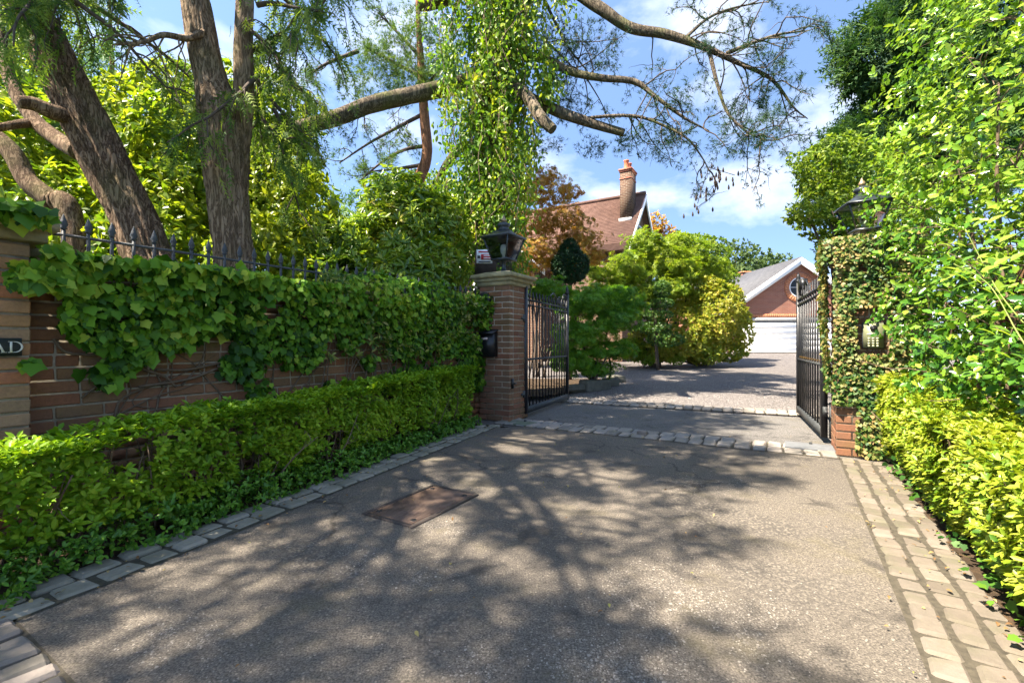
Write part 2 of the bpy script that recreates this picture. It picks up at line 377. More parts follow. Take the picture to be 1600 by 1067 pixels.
def leafy(parent, name, T, pos, R, sc, mat, matobj=None, nobj=0, score=None, r=None, pname='leaf'):
    """nobj best-showing leaves as parts of their own, the rest as one mass"""
    if r is None: r = rng.uniform(0, 1, len(pos))
    rest = np.ones(len(pos), bool)
    if nobj:
        T2 = OVAL8 if T is OVAL else T; me = mesh_from('leaf_shape', T2[0], T2[1]); me.materials.append(matobj)
        dist = np.linalg.norm(pos - A_([0, 0, H]), axis=1); s = sc / dist * in_frame(pos, 25)
        nf = np.abs((R[:, 2] * nrm(pos - A_([0, 0, H]))).sum(1)); s = s * (.35 + nf)
        if score is not None: s = s * score
        pick = np.argsort(-s)[:int(nobj * 1.5)]; pick = rng.permutation(pick)[:nobj]
        for i in pick: piece(pname, me, mat4(pos[i], R[i], sc[i]), parent)
        rest[pick] = False
    v, t, rr = inst(T, pos[rest], R[rest], sc[rest], r[rest])
    o = mk(name, v, t, mat, parent, rr); o['kind'] = 'stuff'; return o

def blob_tips(ell, n, lump=.22, freq=2.2, inner=.3, back=.45, seed=0, zmin=.02, cull=.72):
    """tips spread over the lumpy shells of a set of ellipsoids (c, r)"""
    ell = [(np.asarray(c, float), np.broadcast_to(np.asarray(r, float), (3,))) for c, r in ell]
    ar = A_([(r[0] * r[1] + r[1] * r[2] + r[0] * r[2]) for c, r in ell]); cnt = (n * ar / ar.sum()).astype(int) + 1
    TP, TD = [], []
    for (c, r), m in zip(ell, cnt):
        d = rand_unit(m); lum = 1 + lump * (fbm(d * freq + c, seed) * 2 - 1) * 1.5
        k = np.where(rng.random(m) < inner, rng.uniform(.5, .92, m), rng.uniform(.92, 1.06, m))
        p = c + d * r * (lum * k)[:, None]; dd = nrm(d / r)
        view = nrm(c - A_([0, 0, H])); keep = ((dd @ view) < .25) | (rng.random(m) < back)
        for c2, r2 in ell:
            if c2 is not c: keep &= (((p - c2) / r2) ** 2).sum(1) > cull ** 2
        keep &= p[:, 2] > zmin
        TP.append(p[keep]); TD.append(dd[keep])
    return np.vstack(TP), np.vstack(TD)
def lumps(c, r, n, rr, seed=0, flat=1.0):
    g = np.random.default_rng(seed); out = []
    for i in range(n):
        d = nrm(g.normal(size=3)); q = np.asarray(c) + d * np.asarray(r) * g.uniform(.35, .95); k = g.uniform(*rr); out.append((q, (k, k, k * flat)))
    return out
def limbs_to(parent, base_pts, targets, r0, mat, name='limb', seed=0, sag=.15):
    g = np.random.default_rng(seed); q = Geo()
    for t in targets:
        b = base_pts[g.integers(len(base_pts))]; t = np.asarray(t); mid = (b + t) / 2 + g.normal(size=3) * np.linalg.norm(t - b) * .12 + A_([0, 0, sag * np.linalg.norm(t - b)])
        q.add(*tube(spline([b, mid, t], 9), np.linspace(r0, r0 * .25, 9), 6))
    return q.build(name, mat, parent, True)

# ================================================================== SETTING: ground, drive, setts
def grid_sheet(name, x0, x1, y0, y1, nx, ny, zf, mat):
    xs = np.linspace(x0, x1, nx); ys = np.linspace(y0, y1, ny); X, Y = np.meshgrid(xs, ys); Z = np.vectorize(zf)(X, Y)
    v = np.stack([X, Y, Z], -1).reshape(-1, 3); i = (np.arange(ny - 1)[:, None] * nx + np.arange(nx - 1)[None]).ravel()
    t = np.vstack([np.stack([i, i + 1, i + nx + 1], -1), np.stack([i, i + nx + 1, i + nx], -1)])
    return mk(name, v, t, mat, None, None, True)
def poly_sheet(name, pts, z, mat):
    n = len(pts); v = [(x, y, z) for x, y in pts]; return mk(name, v, [[0, i, i + 1] for i in range(1, n - 1)], mat)
o = grid_sheet('ground', -260, 260, -60, 420, 53, 161, lambda x, y: -0.05 + gz(min(y, 60)), GROUND); tag(o, kind='structure')
LX = lambda Y: -1.936 + .43 * (Y - 1.84)
RX = lambda Y: 1.354 + .613 * (Y - 1.47)
B1, B2 = A_([.12, 5.95]), A_([3.10, 4.28]); bd = nrm(B2 - B1); bn = A_([-bd[1], bd[0]])
o = poly_sheet('tarmac_drive', [(LX(-5), -5), (RX(-5), -5), tuple(B2), tuple(B1), (-.22, 5.85)], 0.0, TARMAC); tag(o, kind='structure')
o = poly_sheet('gateway_tarmac', [(-.75, 6.35), (3.35, 4.10), (4.75, 6.45), (.55, 8.55)], -0.006, APRON); tag(o, kind='structure')
o = grid_sheet('gravel_drive', -1.5, 27, 6.2, 31, 30, 30, lambda x, y: gz(y) - .018, GRAVEL); tag(o, kind='structure')

import bmesh
def bevel_box(dx, dy, dz, bev, seed=0, jit=0, top=0):
    bm = bmesh.new(); bmesh.ops.create_cube(bm, size=1); g = np.random.default_rng(seed)
    for v in bm.verts:
        v.co.x *= dx; v.co.y *= dy; v.co.z *= dz
        if jit: v.co.x += g.uniform(-jit, jit); v.co.y += g.uniform(-jit, jit); v.co.z += g.uniform(-jit, jit) * .5
        if top and v.co.z > 0: v.co.x *= 1 - top; v.co.y *= 1 - top
    bmesh.ops.bevel(bm, geom=bm.edges[:], offset=bev, segments=1, affect='EDGES'); bmesh.ops.triangulate(bm, faces=bm.faces[:])
    me = bpy.data.meshes.new('block'); bm.to_mesh(me); bm.free(); return me
def sett_meshes(dx, dy, dz, mat, k=5, seed=1):
    out = []
    for i in range(k):
        me = bevel_box(dx, dy, dz, .012, seed * 10 + i, .011, .05); me.materials.append(mat); me.name = 'sett_shape'; out.append(me)
    return out
def sett_rows(parent, a, b, rows, dl, dw, meshes, z, gap=.012, jit=.006, stag=.5):
    a = np.asarray(a, float)[:2]; b = np.asarray(b, float)[:2]; Ltot = np.linalg.norm(b - a); d = (b - a) / Ltot; n = A_([-d[1], d[0]])
    for k in range(rows):
        s = -(dl + gap) * stag * (k % 2) + rng.uniform(-.02, .02)
        while s < Ltot:
            l = dl * rng.uniform(.86, 1.16); q = a + d * (s + l / 2) + n * ((k + .5) * (dw + gap)) + rng.normal(size=2) * jit * .6
            th = math.atan2(d[1], d[0]) + rng.normal() * .03; R = [[math.cos(th), math.sin(th), 0], [-math.sin(th), math.cos(th), 0], [0, 0, 1]]
            tl = rng.normal() * .018; R = [[R[0][0], R[0][1], tl], R[1], [-tl * R[0][0], -tl * R[0][1], 1]]
            zz = z(q[1]) if callable(z) else z
            piece('sett', meshes[rng.integers(len(meshes))], mat4((q[0], q[1], zz + rng.uniform(-.006, .006)), R, (l / dl, rng.uniform(.95, 1.04), 1)), parent)
            s += l + gap
def sett_band(name, a, b, rows, dl, dw, mat, zt=.012, seed=1, zf=None, joint=JOINT):
    a = np.asarray(a, float)[:2]; b = np.asarray(b, float)[:2]; d = nrm(b - a); n = A_([-d[1], d[0]]); wd = rows * (dw + .012) + .012
    p = thing(name, None, None, (a[0], a[1], 0), kind='structure'); zz = zf or (lambda y: 0.0)
    q = [a - d * .02, b + d * .02, b + d * .02 + n * wd, a - d * .02 + n * wd]
    mk('joint_bed', [(x[0], x[1], zz(x[1]) + .003) for x in q], [[0, 1, 2], [0, 2, 3]], joint, p)
    ms = sett_meshes(dl, dw, .09, mat, 5, seed); sett_rows(p, a + n * .012, b + n * .012, rows, dl, dw, ms, (lambda y: zz(y) + zt - .045)); return p
# left edging: two courses from the roadside to the gate pillar (n points left of travel = toward the hedge)
sett_band('left_sett_edging', (LX(.2), .2), (LX(5.9), 5.9), 2, .155, .125, SETT_L, .016, 2, None, plain('dark_joint', (.05, .045, .03), .95, .4, 30, .5))
# right edging: three courses; travel toward the camera so that n points toward the hedge
sett_band('right_sett_edging', (RX(4.30), 4.30), (RX(.2), .2), 3, .115, .105, SETT_R, .014, 3)
sett_band('gateway_setts', tuple(B1 - bd * .42), tuple(B2 - bd * .02), 2, .14, .215, SETT_C, .02, 4)
c1, c2 = A_([1.00, 8.28]), A_([4.62, 6.66]); sett_band('gravel_edge_setts', c1 - nrm(c2 - c1) * .3, c2, 2, .14, .235, SETT_C, .022, 5, gz)
# roadside course at the drive's mouth
rd = A_([.857, -.514]); r0 = A_([-1.89, 1.73]); sett_band('roadside_setts', r0 - rd * .9 - A_([.514, .857]) * .19, r0 + rd * 4.0 - A_([.514, .857]) * .19, 1, .085, .19, SETT_B, .018, 6)

# beds under the hedges
tag(poly_sheet('left_bed', [(LX(-.6) - .24, -.6), (LX(5.9) - .26, 6.0), (-.75, 6.6), (-4.4, .6)], .006, SOIL), kind='structure')
tag(poly_sheet('right_bed', [(RX(4.1) + .40, 4.1), (RX(.0) + .40, 0), (3.4, -.5), (5.2, 3.2)], .006, SOIL), kind='structure')

# exposed stones in the worn patches and loose gravel
def T_peb():
    r = np.random.default_rng(5); th = np.linspace(0, 2 * np.pi, 6, endpoint=False)
    b = [[math.cos(t) * r.uniform(.85, 1.1), math.sin(t) * r.uniform(.7, .95), -.25] for t in th]; m = [[x * .72, y * .72, .28 + r.uniform(-.05, .05)] for x, y, z in b]
    return A_(b + [[0, 0, .42]]), A_([[i, (i + 1) % 6, 6] for i in range(6)])
PEB = T_peb()
def pebble_mat(name, cols):
    m = Mat(name); c = m.ramp(m.rnd(False), [(i / (len(cols) - 1), k) for i, k in enumerate(cols)]); n = m.noise(m.geo(), 90, 4); m.col(m.mix(.35, c, m.mix(n, (.05, .045, .04), c))).rough(.85, .3); return m.m
PEB_W = pebble_mat('worn_stone', [(.12, .105, .088), (.18, .158, .132), (.25, .22, .185), (.36, .32, .27)])
PEB_G = pebble_mat('gravel_stone', [(.10, .085, .078), (.19, .165, .152), (.27, .24, .22), (.40, .37, .35)])
def pebbles(name, pts, sz, mat, zf, label):
    n = len(pts); z = A_([zf(y) for y in pts[:, 1]]); th = rng.uniform(0, 2 * np.pi, n)
    ax = np.stack([np.sin(th), np.cos(th), rng.normal(size=n) * .12], -1); nr = np.stack([rng.normal(size=n) * .15, rng.normal(size=n) * .15, np.ones(n)], -1)
    s = rng.uniform(sz[0], sz[1], n) * np.exp(rng.normal(size=n) * .2); v, t, r = inst(PEB, np.column_stack([pts, z]), frames(ax, nr), s, rng.random(n))
    return tag(mk(name, v, t, mat, None, r, True), label, None, None, 'stuff')
pp = []
for (u, v, ru, rv, n) in ((1090, 950, .42, .36, 1700), (900, 1045, .22, .16, 500), (1125, 755, .38, .42, 900), (285, 1000, .28, .14, 520), (560, 868, .30, .22, 600), (690, 826, .26, .10, 380), (840, 735, .30, .25, 380), (1010, 1050, .3, .15, 600), (650, 905, .12, .1, 150), (740, 1040, .12, .1, 160), (985, 915, .16, .16, 200)):
    c = G(u, v)[:2]; q = rng.normal(size=(n * 2, 2)) * .55; e = A_([.514, .857]); f = A_([.857, -.514])
    pp.append(c + q[:, :1] * ru * f + q[:, 1:] * rv * e)
pp = np.vstack(pp); keep = fbm(np.column_stack([pp * 7, np.zeros(len(pp))]), 4) > .40; pp = pp[keep]
pebbles('exposed_aggregate', pp, (.0045, .0095), PEB_W, lambda y: -.0012, 'pale stones showing through the worn tarmac')
q = np.column_stack([rng.uniform(.6, 7.5, 30000), rng.uniform(6.9, 14, 30000)]); dd = (q - c1) @ A_([-(c2 - c1)[1], (c2 - c1)[0]]) / np.linalg.norm(c2 - c1)
q = q[(dd > .40) & (rng.random(len(q)) < np.exp(-dd / 3.0) * 1.2)]
pebbles('loose_gravel', q, (.007, .014), PEB_G, lambda y: gz(y) - .016, 'loose pinkish grey gravel beyond the gateway')

# ================================================================== WALLS AND PILLARS
DV = A_([.514, .857, 0]); NV = A_([.857, -.514, 0]); UP = A_([0, 0, 1.])     # along the drive, across it, up
O = A_([-.40, 6.70, 0])
def W(s, off, z): return O - DV * s + NV * off + UP * z
CO = .079
SHAPES = {}
def brick_mesh(l, dpt, mat):
    k = (round(l, 3), dpt, mat.name)
    if k not in SHAPES:
        me = bevel_box(l, dpt, CO - .013, .005, len(SHAPES), .002); me.materials.append(mat); SHAPES[k] = me
    return SHAPES[k]
def put_brick(parent, c, l, mat, along=DV, out=NV, dpt=.10):
    R = np.stack([along, np.cross(UP, along), UP]); c = c + out * rng.normal() * .0015
    piece('brick', brick_mesh(l, dpt, mat), mat4(c, R), parent)
wall = thing('garden_wall', 'shaded brown brick garden wall hung with ivy behind the left hedge', 'wall', W(2.3, 0, 0))
g = Geo(); g.box(W(2.72, -.104, .80), (5.3, .21, 1.60), np.stack([DV, NV, UP])); g.build('mortar_core', MORTAR_D, wall)
gs = Geo()
for c in range(20):
    z = CO * (c + .5); s = .02 - (.1225 if c % 2 else 0)
    while s < 5.0:
        l = .225 if rng.random() > .22 else .1075
        mid = s + l / 2
        if .50 < z < 1.22 and mid < 4.8: put_brick(wall, W(mid, -.042, z), l, BRICK_L)
        else: gs.box(W(mid, -.042 + rng.normal() * .0015, z), (l, .10, CO - .013), np.stack([DV, NV, UP]), rng.random())
        s += l + .0105
b = gs.build('brickwork', BRICK_LS, wall); b['kind'] = 'stuff'
g = Geo(); g.box(W(2.35, -.115, 1.625), (4.8, .30, .05), np.stack([DV, NV, UP])); g.build('coping', STONE, wall)

# house-name pier at the left edge of the picture
pier = thing('brick_pier', 'warm buff brick pier with stone cap at the left edge, under ivy', 'pier', W(5.0, .0, 0))
g = Geo(); g.box(W(5.03, -.140, .83), (.58, .52, 1.66), np.stack([DV, NV, UP])); g.build('mortar_core', MORTAR, pier)
for c in range(21):
    z = CO * (c + .5) - .005; ls = (.29, .29) if c % 2 else (.1405, .2895, .139)
    s = 4.73
    for l in ls: put_brick(pier, W(s + l / 2, .078, z), l - .0115, BRICK_P); s += l
    for (a, l) in ((.0, .17), (.17, .21)): put_brick(pier, W(4.78 - .0, .02 - a - l / 2, z), l - .0115, BRICK_P, NV, DV)
g = Geo(); g.box(W(5.03, -.13, 1.70), (.70, .64, .07), np.stack([DV, NV, UP])); g.box(W(5.03, -.13, 1.757), (.78, .72, .05), np.stack([DV, NV, UP])); g.box(W(5.03, -.13, 1.81), (.72, .66, .06), np.stack([DV, NV, UP]), taper=.4); g.build('cap', STONE, pier)

# name plaque with its last two letters in the picture
plq = thing('name_plaque', 'dark slate house name plaque with pale letters AD on the buff pier', 'plaque', W(4.95, .14, 1.08))
SLATE = plain('slate', (.028, .034, .028), .5, .3, 18, .15); LETTER = plain('pale_lettering', (.62, .60, .50), .6, .1, 20, 0)
pz = 1.075; g = Geo(); g.box(W(4.745 + .03 + .24, .1405, pz), (.48, .022, .098), np.stack([DV, NV, UP])); g.build('plate', SLATE, plq)
def letter_pt(x, y, off=.1535): return W(4.893 - x, off, pz - .031 + y)
def strokes(name, quads):
    q = Geo()
    for qd in quads:
        a = [letter_pt(x, y) for x, y in qd]; bq = [letter_pt(x, y, .1505) for x, y in qd]
        q.add(a + bq, [[0, 1, 2], [0, 2, 3], [0, 4, 5], [0, 5, 1], [1, 5, 6], [1, 6, 2], [2, 6, 7], [2, 7, 3], [3, 7, 4], [3, 4, 0]])
    q.build(name, LETTER, plq)
strokes('letter', [[(.0, 0), (.005, 0), (.027, .062), (.024, .062)], [(.044, 0), (.055, 0), (.030, .062), (.024, .062)], [(.011, .02), (.04, .02), (.04, .024), (.012, .024)], [(-.006, 0), (.011, 0), (.011, .003), (-.006, .003)], [(.038, 0), (.061, 0), (.061, .003), (.038, .003)]])
dq = [[(.072, 0), (.081, 0), (.081, .062), (.072, .062)], [(.065, 0), (.09, 0), (.09, .003), (.065, .003)], [(.065, .059), (.09, .059), (.09, .062), (.065, .062)]]
for i in range(10):
    a0, a1 = math.radians(-90 + 18 * i), math.radians(-72 + 18 * i); f = lambda a, r, rx: (.088 + math.cos(a) * rx, .031 + math.sin(a) * r)
    dq.append([f(a0, .0275, .026), f(a0, .031, .035), f(a1, .031, .035), f(a1, .0275, .026)])
strokes('letter', dq)

def gate_pillar(th, corner, sgn, mat, rows=24, skip=None):
    """corner = the drive-side front corner; sgn +1: pillar extends left of it, -1: right of it"""
    ff = -NV * sgn; zc = rows * CO; ctr = corner + ff * .26 + DV * .26
    g = Geo(); g.box(ctr + UP * zc / 2, (.503, .503, zc), np.stack([NV, DV, UP])); g.build('mortar_core', MORTAR, th)
    for c in range(rows):
        z = UP * CO * (c + .5); s = 0
        for l in ((.26, .26) if c % 2 else (.13, .26, .13)):
            put_brick(th, corner + ff * (s + l / 2) + DV * .052 + z, l - .0115, mat, -ff, -DV); s += l
        s = .106
        for l in ((.155, .259) if c % 2 else (.259, .155)):
            put_brick(th, corner + ff * .052 + DV * (s + l / 2) + z, l - .0115, mat, DV, NV * sgn); s += l
    g = Geo(); ax = np.stack([NV, DV, UP])
    g.box(ctr + UP * (zc + .03), (.56, .56, .06), ax); g.box(ctr + UP * (zc + .085), (.62, .62, .05), ax); g.box(ctr + UP * (zc + .135), (.70, .70, .05), ax); g.box(ctr + UP * (zc + .185), (.68, .68, .05), ax, taper=.45)
    g.build('cap', STONE, th); return ctr, zc + .21
CL, CR_ = A_([-.03, 6.26, 0]), A_([3.15, 4.43, 0])
pl = thing('gate_pillar', 'brown brick gate pillar with stone cap carrying the lamp and post box', 'pillar', CL, 'gate pillars')
ctrL, ztL = gate_pillar(pl, CL, 1, BRICK_G)
pr = thing('gate_pillar', 'brick gate pillar smothered in ivy with the entry phone, right of gateway', 'pillar', CR_, 'gate pillars')
ctrR, ztR = gate_pillar(pr, CR_, -1, BRICK_G)

# post box, round bell cover and gate lock on the left pillar
pb = thing('post_box', 'black metal post box fixed to the left gate pillar', 'post box', CL - NV * .36 + UP * 1.05)
ax = np.stack([NV, DV, UP]); c0 = CL - NV * .345 - DV * .055
g = Geo(); g.box(c0 + UP * 1.07, (.29, .11, .34), ax); pbb = g.build('body', BLACKP, pb)
v = [c0 - NV * .155 + DV * .055 + UP * 1.285, c0 + NV * .155 + DV * .055 + UP * 1.285, c0 - NV * .155 - DV * .085 + UP * 1.235, c0 + NV * .155 - DV * .085 + UP * 1.235]; v += [x - UP * .018 for x in v]
mk('lid', v, [[0, 2, 3], [0, 3, 1], [4, 7, 6], [4, 5, 7], [2, 6, 7], [2, 7, 3], [0, 4, 6], [0, 6, 2], [1, 3, 7], [1, 7, 5]], BLACKP, pbb)
g = Geo(); g.box(c0 - DV * .057 + UP * 1.155, (.10, .008, .03), ax); g.build('name_card', plain('pale_card', (.55, .45, .42), .5, .1, 30, 0), pbb)
bl = thing('bell_cover', 'round black cover high on the left gate pillar beside the ivy', 'cover', CL - NV * .40 + UP * 1.72)
v, t = lathe([(0, .0), (.105, .0), (.115, .03), (.10, .06), (.05, .075), (0, .078)], 18); R = np.stack([NV, UP, -DV]); mk('shell', (v @ R) + CL - NV * .40 + UP * 1.70, t, BLACKP, bl, None, True)
lk = thing('gate_lock', 'small black lock plate on the drive face of the left pillar', 'lock', CL + DV * .08 + UP * .52)
g = Geo(); g.box(CL + DV * .06 + NV * .012 + UP * .53, (.024, .05, .13), ax); g.build('plate', BLACKP, lk); g = Geo(); g.box(CL + DV * .09 + NV * .03 + UP * .53, (.02, .06, .02), ax); g.build('catch', IRON, lk)

# entry phone on the right pillar
ep = thing('entry_phone', 'sage green metal entry phone panel with keypad on the ivied pillar', 'intercom', CR_ + NV * .28 - DV * .03 + UP * 1.1)
ex = lambda a, z, o: CR_ + NV * (.285 + a) - DV * (.022 + o) + UP * (1.165 + z)
g = Geo(); g.box(ex(0, 0, 0), (.165, .034, .245), ax); g.build('back_box', IRON_W, ep); g = Geo(); g.box(ex(0, 0, .02), (.150, .012, .228), ax); fpl = g.build('face_plate', SAGE, ep)
v, t = lathe([(.028, 0), (.028, .01), (.018, .014), (.008, .017), (0, .018)], 16); mk('camera_lens', (v @ np.stack([NV, UP, -DV])) + ex(0, .07, .026), t, BLACKP, fpl, None, True)
g = Geo(); g.box(ex(-.012, .015, .027), (.075, .004, .007), ax); g.build('name_slot', plain('pale_slot', (.6, .6, .5), .4, .1, 20, 0), fpl)
KEY = plain('pale_key', (.45, .45, .30), .4, .15, 30, 0)
for i in range(3):
    for j in range(4): g = Geo(); g.box(ex(-.034 + i * .032, -.028 - j * .023, .028), (.016, .006, .013), ax); g.build('key', KEY, fpl)

# ------------------------------------------------------------------ lanterns
def lantern(label, base, rot, tilt=0, s=1.0):
    t0 = thing('lantern', label, 'lantern', base, 'lanterns on the gate pillars'); made = []
    def add(name, v, t, mat, smooth=False, sub=None):
        v = np.asarray(v, float) * s; c, sn = math.cos(rot), math.sin(rot); v = v @ A_([[c, sn, 0], [-sn, c, 0], [0, 0, 1]])
        if tilt: c, sn = math.cos(tilt), math.sin(tilt); v = v @ A_([[c, 0, -sn], [0, 1, 0], [sn, 0, c]])
        return mk(name, v + np.asarray(base), t, mat, sub or t0, None, smooth)
    b, e = .125, .215; zb, ze = .20, .50
    v, t = lathe([(.09, 0), (.09, .02), (.045, .035), (.03, .06), (.028, .16), (.05, .18), (.05, .19)], 12); add('stem', v, t, LAMPB, True)
    for k in range(4):
        a = k * np.pi / 2; d = A_([math.cos(a), math.sin(a), 0]); add('bracket', *tube([d * .05 + UP * .1, d * .12 + UP * .14, d * .10 + UP * .19], .008, 5), LAMPB)
    q = Geo(); q.box((0, 0, zb - .01), (b * 2 + .02, b * 2 + .02, .025)); add('base_frame', q.v[0], q.t[0], LAMPB)
    cs = [(1, 1), (-1, 1), (-1, -1), (1, -1)]
    for x, y in cs: v, t = tube([(b * x, b * y, zb), (e * x, e * y, ze)], .011, 6); add('corner_bar', v, t, LAMPB)
    q = Geo()
    for k in range(4): a, c = cs[k], cs[(k + 1) % 4]; q.add(*tube([(e * a[0], e * a[1], ze), (e * c[0], e * c[1], ze)], .013, 6))
    add('eaves_frame', np.vstack(q.v), np.vstack(q.t), LAMPB)
    for k in range(4):
        a, c = cs[k], cs[(k + 1) % 4]; i = .985
        add('pane', [(b * a[0] * i, b * a[1] * i, zb), (b * c[0] * i, b * c[1] * i, zb), (e * c[0] * i, e * c[1] * i, ze), (e * a[0] * i, e * a[1] * i, ze)], [[0, 1, 2], [0, 2, 3]], GLASS)
    h = []; prof = [(e + .03, ze), (e + .025, ze + .018), (.13, ze + .075), (.085, ze + .12)]
    for r, z in prof: h += [(r * x, r * y, z) for x, y in cs]
    t = [];
    for i in range(len(prof) - 1):
        for k in range(4): a, c = i * 4 + k, i * 4 + (k + 1) % 4; t += [[a, c, c + 4], [a, c + 4, a + 4]]
    t += [[0, 3, 2], [0, 2, 1]]; rfl = add('roof', h, t, LAMPB)
    v, t = lathe([(.09, ze + .115), (.10, ze + .125), (.065, ze + .145), (.075, ze + .165), (.095, ze + .19), (.085, ze + .215), (.045, ze + .235), (.03, ze + .245)], 14); add('chimney_cap', v, t, LAMPB, True, rfl)
    v, t = lathe([(.02, ze + .243), (.042, ze + .26), (.034, ze + .285), (.014, ze + .315), (.010, ze + .335), (0, ze + .345)], 12); add('finial', v, t, BRONZE, True, rfl)
    v, t = lathe([(.02, zb), (.02, zb + .06), (.045, zb + .10), (.055, zb + .15), (.045, zb + .2), (0, zb + .225)], 12)
    add('bulb', v, t, plain('bulb_glass', (.6, .6, .58), .25, .05, 5, 0), True)
    return t0
ang = math.atan2(DV[1], DV[0])
lantern('black four-sided lantern with pointed bronze finial on the left pillar', ctrL + UP * ztL, ang - .05)
lantern('black lantern half hidden by leaves above the ivied right pillar', ctrR + UP * (ztR - .05), ang + .22, -.05, .8)

# ------------------------------------------------------------------ gates
def gate(label, a, b, gold, nbar=13):
    a = A_([*a, 0.]); b = A_([*b, 0.]); Lg = np.linalg.norm(b - a); d = (b - a) / Lg; n = A_([-d[1], d[0], 0]); AX = np.stack([d, n, UP])
    t0 = thing('iron_gate', label, 'gate', a, 'pair of iron gates')
    def part(name, g, mat=IRON, sm=False): return g.build(name, mat, t0, sm)
    part('stile', Geo().box(a + d * .03 + UP * .99, (.06, .06, 1.86), AX)); part('stile', Geo().box(b - d * .03 + UP * 1.02, (.05, .05, 1.94), AX))
    v, t = lathe([(.0, 0), (.035, .0), (.04, .03), (.022, .05), (.03, .07), (.02, .11), (0, .16)], 10); mk('stile_finial', v + b - d * .03 + UP * 1.99, t, IRON, t0, None, True)
    part('bottom_rail', Geo().box(a + d * (Lg / 2) + UP * .11, (Lg - .11, .05, .09), AX), IRON_W)
    part('middle_rail', Geo().box(a + d * (Lg / 2) + UP * .85, (Lg - .11, .03, .03), AX), IRON_W)
    part('top_rail', Geo().box(a + d * (Lg / 2) + UP * 1.73, (Lg - .11, .03, .026), AX)); part('top_rail', Geo().box(a + d * (Lg / 2) + UP * 1.655, (Lg - .11, .028, .018), AX))
    bm = mesh_from('bar_shape', *tube([(0, 0, 0), (0, 0, 1.71)], .011, 6)); bm.materials.append(IRON)
    xs = np.linspace(.06, Lg - .06, nbar + 2)[1:-1]
    for x in xs: p = a + d * x + UP * .155; piece('bar', bm, mat4(p, AX), t0)
    fv, ft = lathe([(.004, 0), (.022, .0), (.013, .02), (.024, .035), (.016, .07), (.006, .11), (0, .13)], 8); fm = mesh_from('finial_shape', fv, ft, None, True); fm.materials.append(GOLD if gold else IRON)
    half = Lg / (nbar + 1) * .0
    for x in xs:
        if gold: piece('dart_finial', fm, mat4(a + d * x + UP * .866, AX, .6), t0)
        piece('spike', fm, mat4(a + d * x + UP * 1.74, AX, 1.0), t0) if not gold else None
    # scrolls along the top near the meeting stile and hinge
    def scroll(c, r, s, turn=1.35):
        th = np.linspace(0, turn * 2 * np.pi, 26); rr = r * (1 - .62 * th / th[-1]); pts = c + (np.cos(th) * rr * s)[:, None] * d + (np.sin(th) * rr)[:, None] * UP
        return Geo().add(*tube(pts, .012, 6))
    part('scroll', scroll(b - d * .20 + UP * 1.86, .12, 1)); part('scroll', scroll(b - d * .46 + UP * 1.82, .085, -1)); part('scroll', scroll(a + d * .14 + UP * 1.87, .10, -1))
    part('scroll', Geo().add(*tube(spline([b - d * .34 + UP * 1.75, b - d * .52 + UP * 1.80, b - d * .75 + UP * 1.93, b - d * .95 + UP * 1.86], 14), .012, 6)))
    for z in (.35, 1.45): part('hinge', Geo().add(*tube([a - d * .10 + UP * z, a + d * .06 + UP * z], .018, 6)).add(*tube([a - d * .02 + UP * (z - .05), a - d * .02 + UP * (z + .05)], .022, 8)), IRON_W)
    return t0, a, b, d, n, AX
gl = gate('open black iron gate leaf hinged on the left pillar', (.18, 6.62), (1.03, 8.43), False, 13)
gr = gate('open black iron gate leaf with gold dart finials beside the ivied pillar', (3.42, 4.98), (4.30, 6.84), True, 10)
_, a, b, d, n, AX = gr
g = Geo(); g.box(b - d * .30 - n * .02 + UP * 1.93, (.24, .09, .15), AX); g.box(b - d * .16 - n * .02 + UP * 1.90, (.05, .06, .2), AX); g.build('latch_box', BLACKP, gr[0])
g = Geo(); g.add(*tube([a - d * .04 - n * .05 + UP * .06, a - d * .04 - n * .05 + UP * .45], .016, 6)).add(*tube([a - d * .08 - n * .05 + UP * .42, a + d * .1 - n * .05 + UP * .42], .010, 6)); g.build('drop_bolt', IRON_W, gr[0])
def slab(label, c, e, mat, z): 
    t = thing('hinge_slab', label, 'slab', (c[0], c[1], 0), 'hinge slabs'); me = bevel_box(e[0], e[1], .05, .006, 3, .004); me.materials.append(mat); piece('plate', me, mat4((c[0], c[1], z), np.stack([NV, DV, UP])), t)
    me = bevel_box(.03, .03, .03, .004, 4); me.materials.append(IRON_W); piece('bolt', me, mat4((c[0] + .05, c[1] + .08, z + .03), np.stack([NV, DV, UP])), t)
slab('mossy green slab under the hinge of the left gate', (.13, 6.13), (.34, .24), plain('mossy_slab', (.13, .15, .10), .85, .25, 14, .3), .0)
slab('pale grey slab under the hinge of the right gate', (3.10, 4.72), (.46, .28), SLAB, .005)
ms = thing('gate_stop', 'small stone gate stop set in the gateway tarmac', 'gate stop', G(1004, 680))
v, t = lathe([(.135, -.02), (.135, .012), (.115, .018), (.085, .012), (.08, .0)], 20); mk('collar', v + G(1004, 681), t, plain('collar_cement', (.24, .2, .14), .9, .3, 18, .4), ms, None, True)
me = bevel_box(.13, .08, .07, .012, 8, .01); me.materials.append(SETT_B); piece('block', me, mat4(G(1004, 681) + UP * .03, np.stack([NV, DV, UP])), ms)

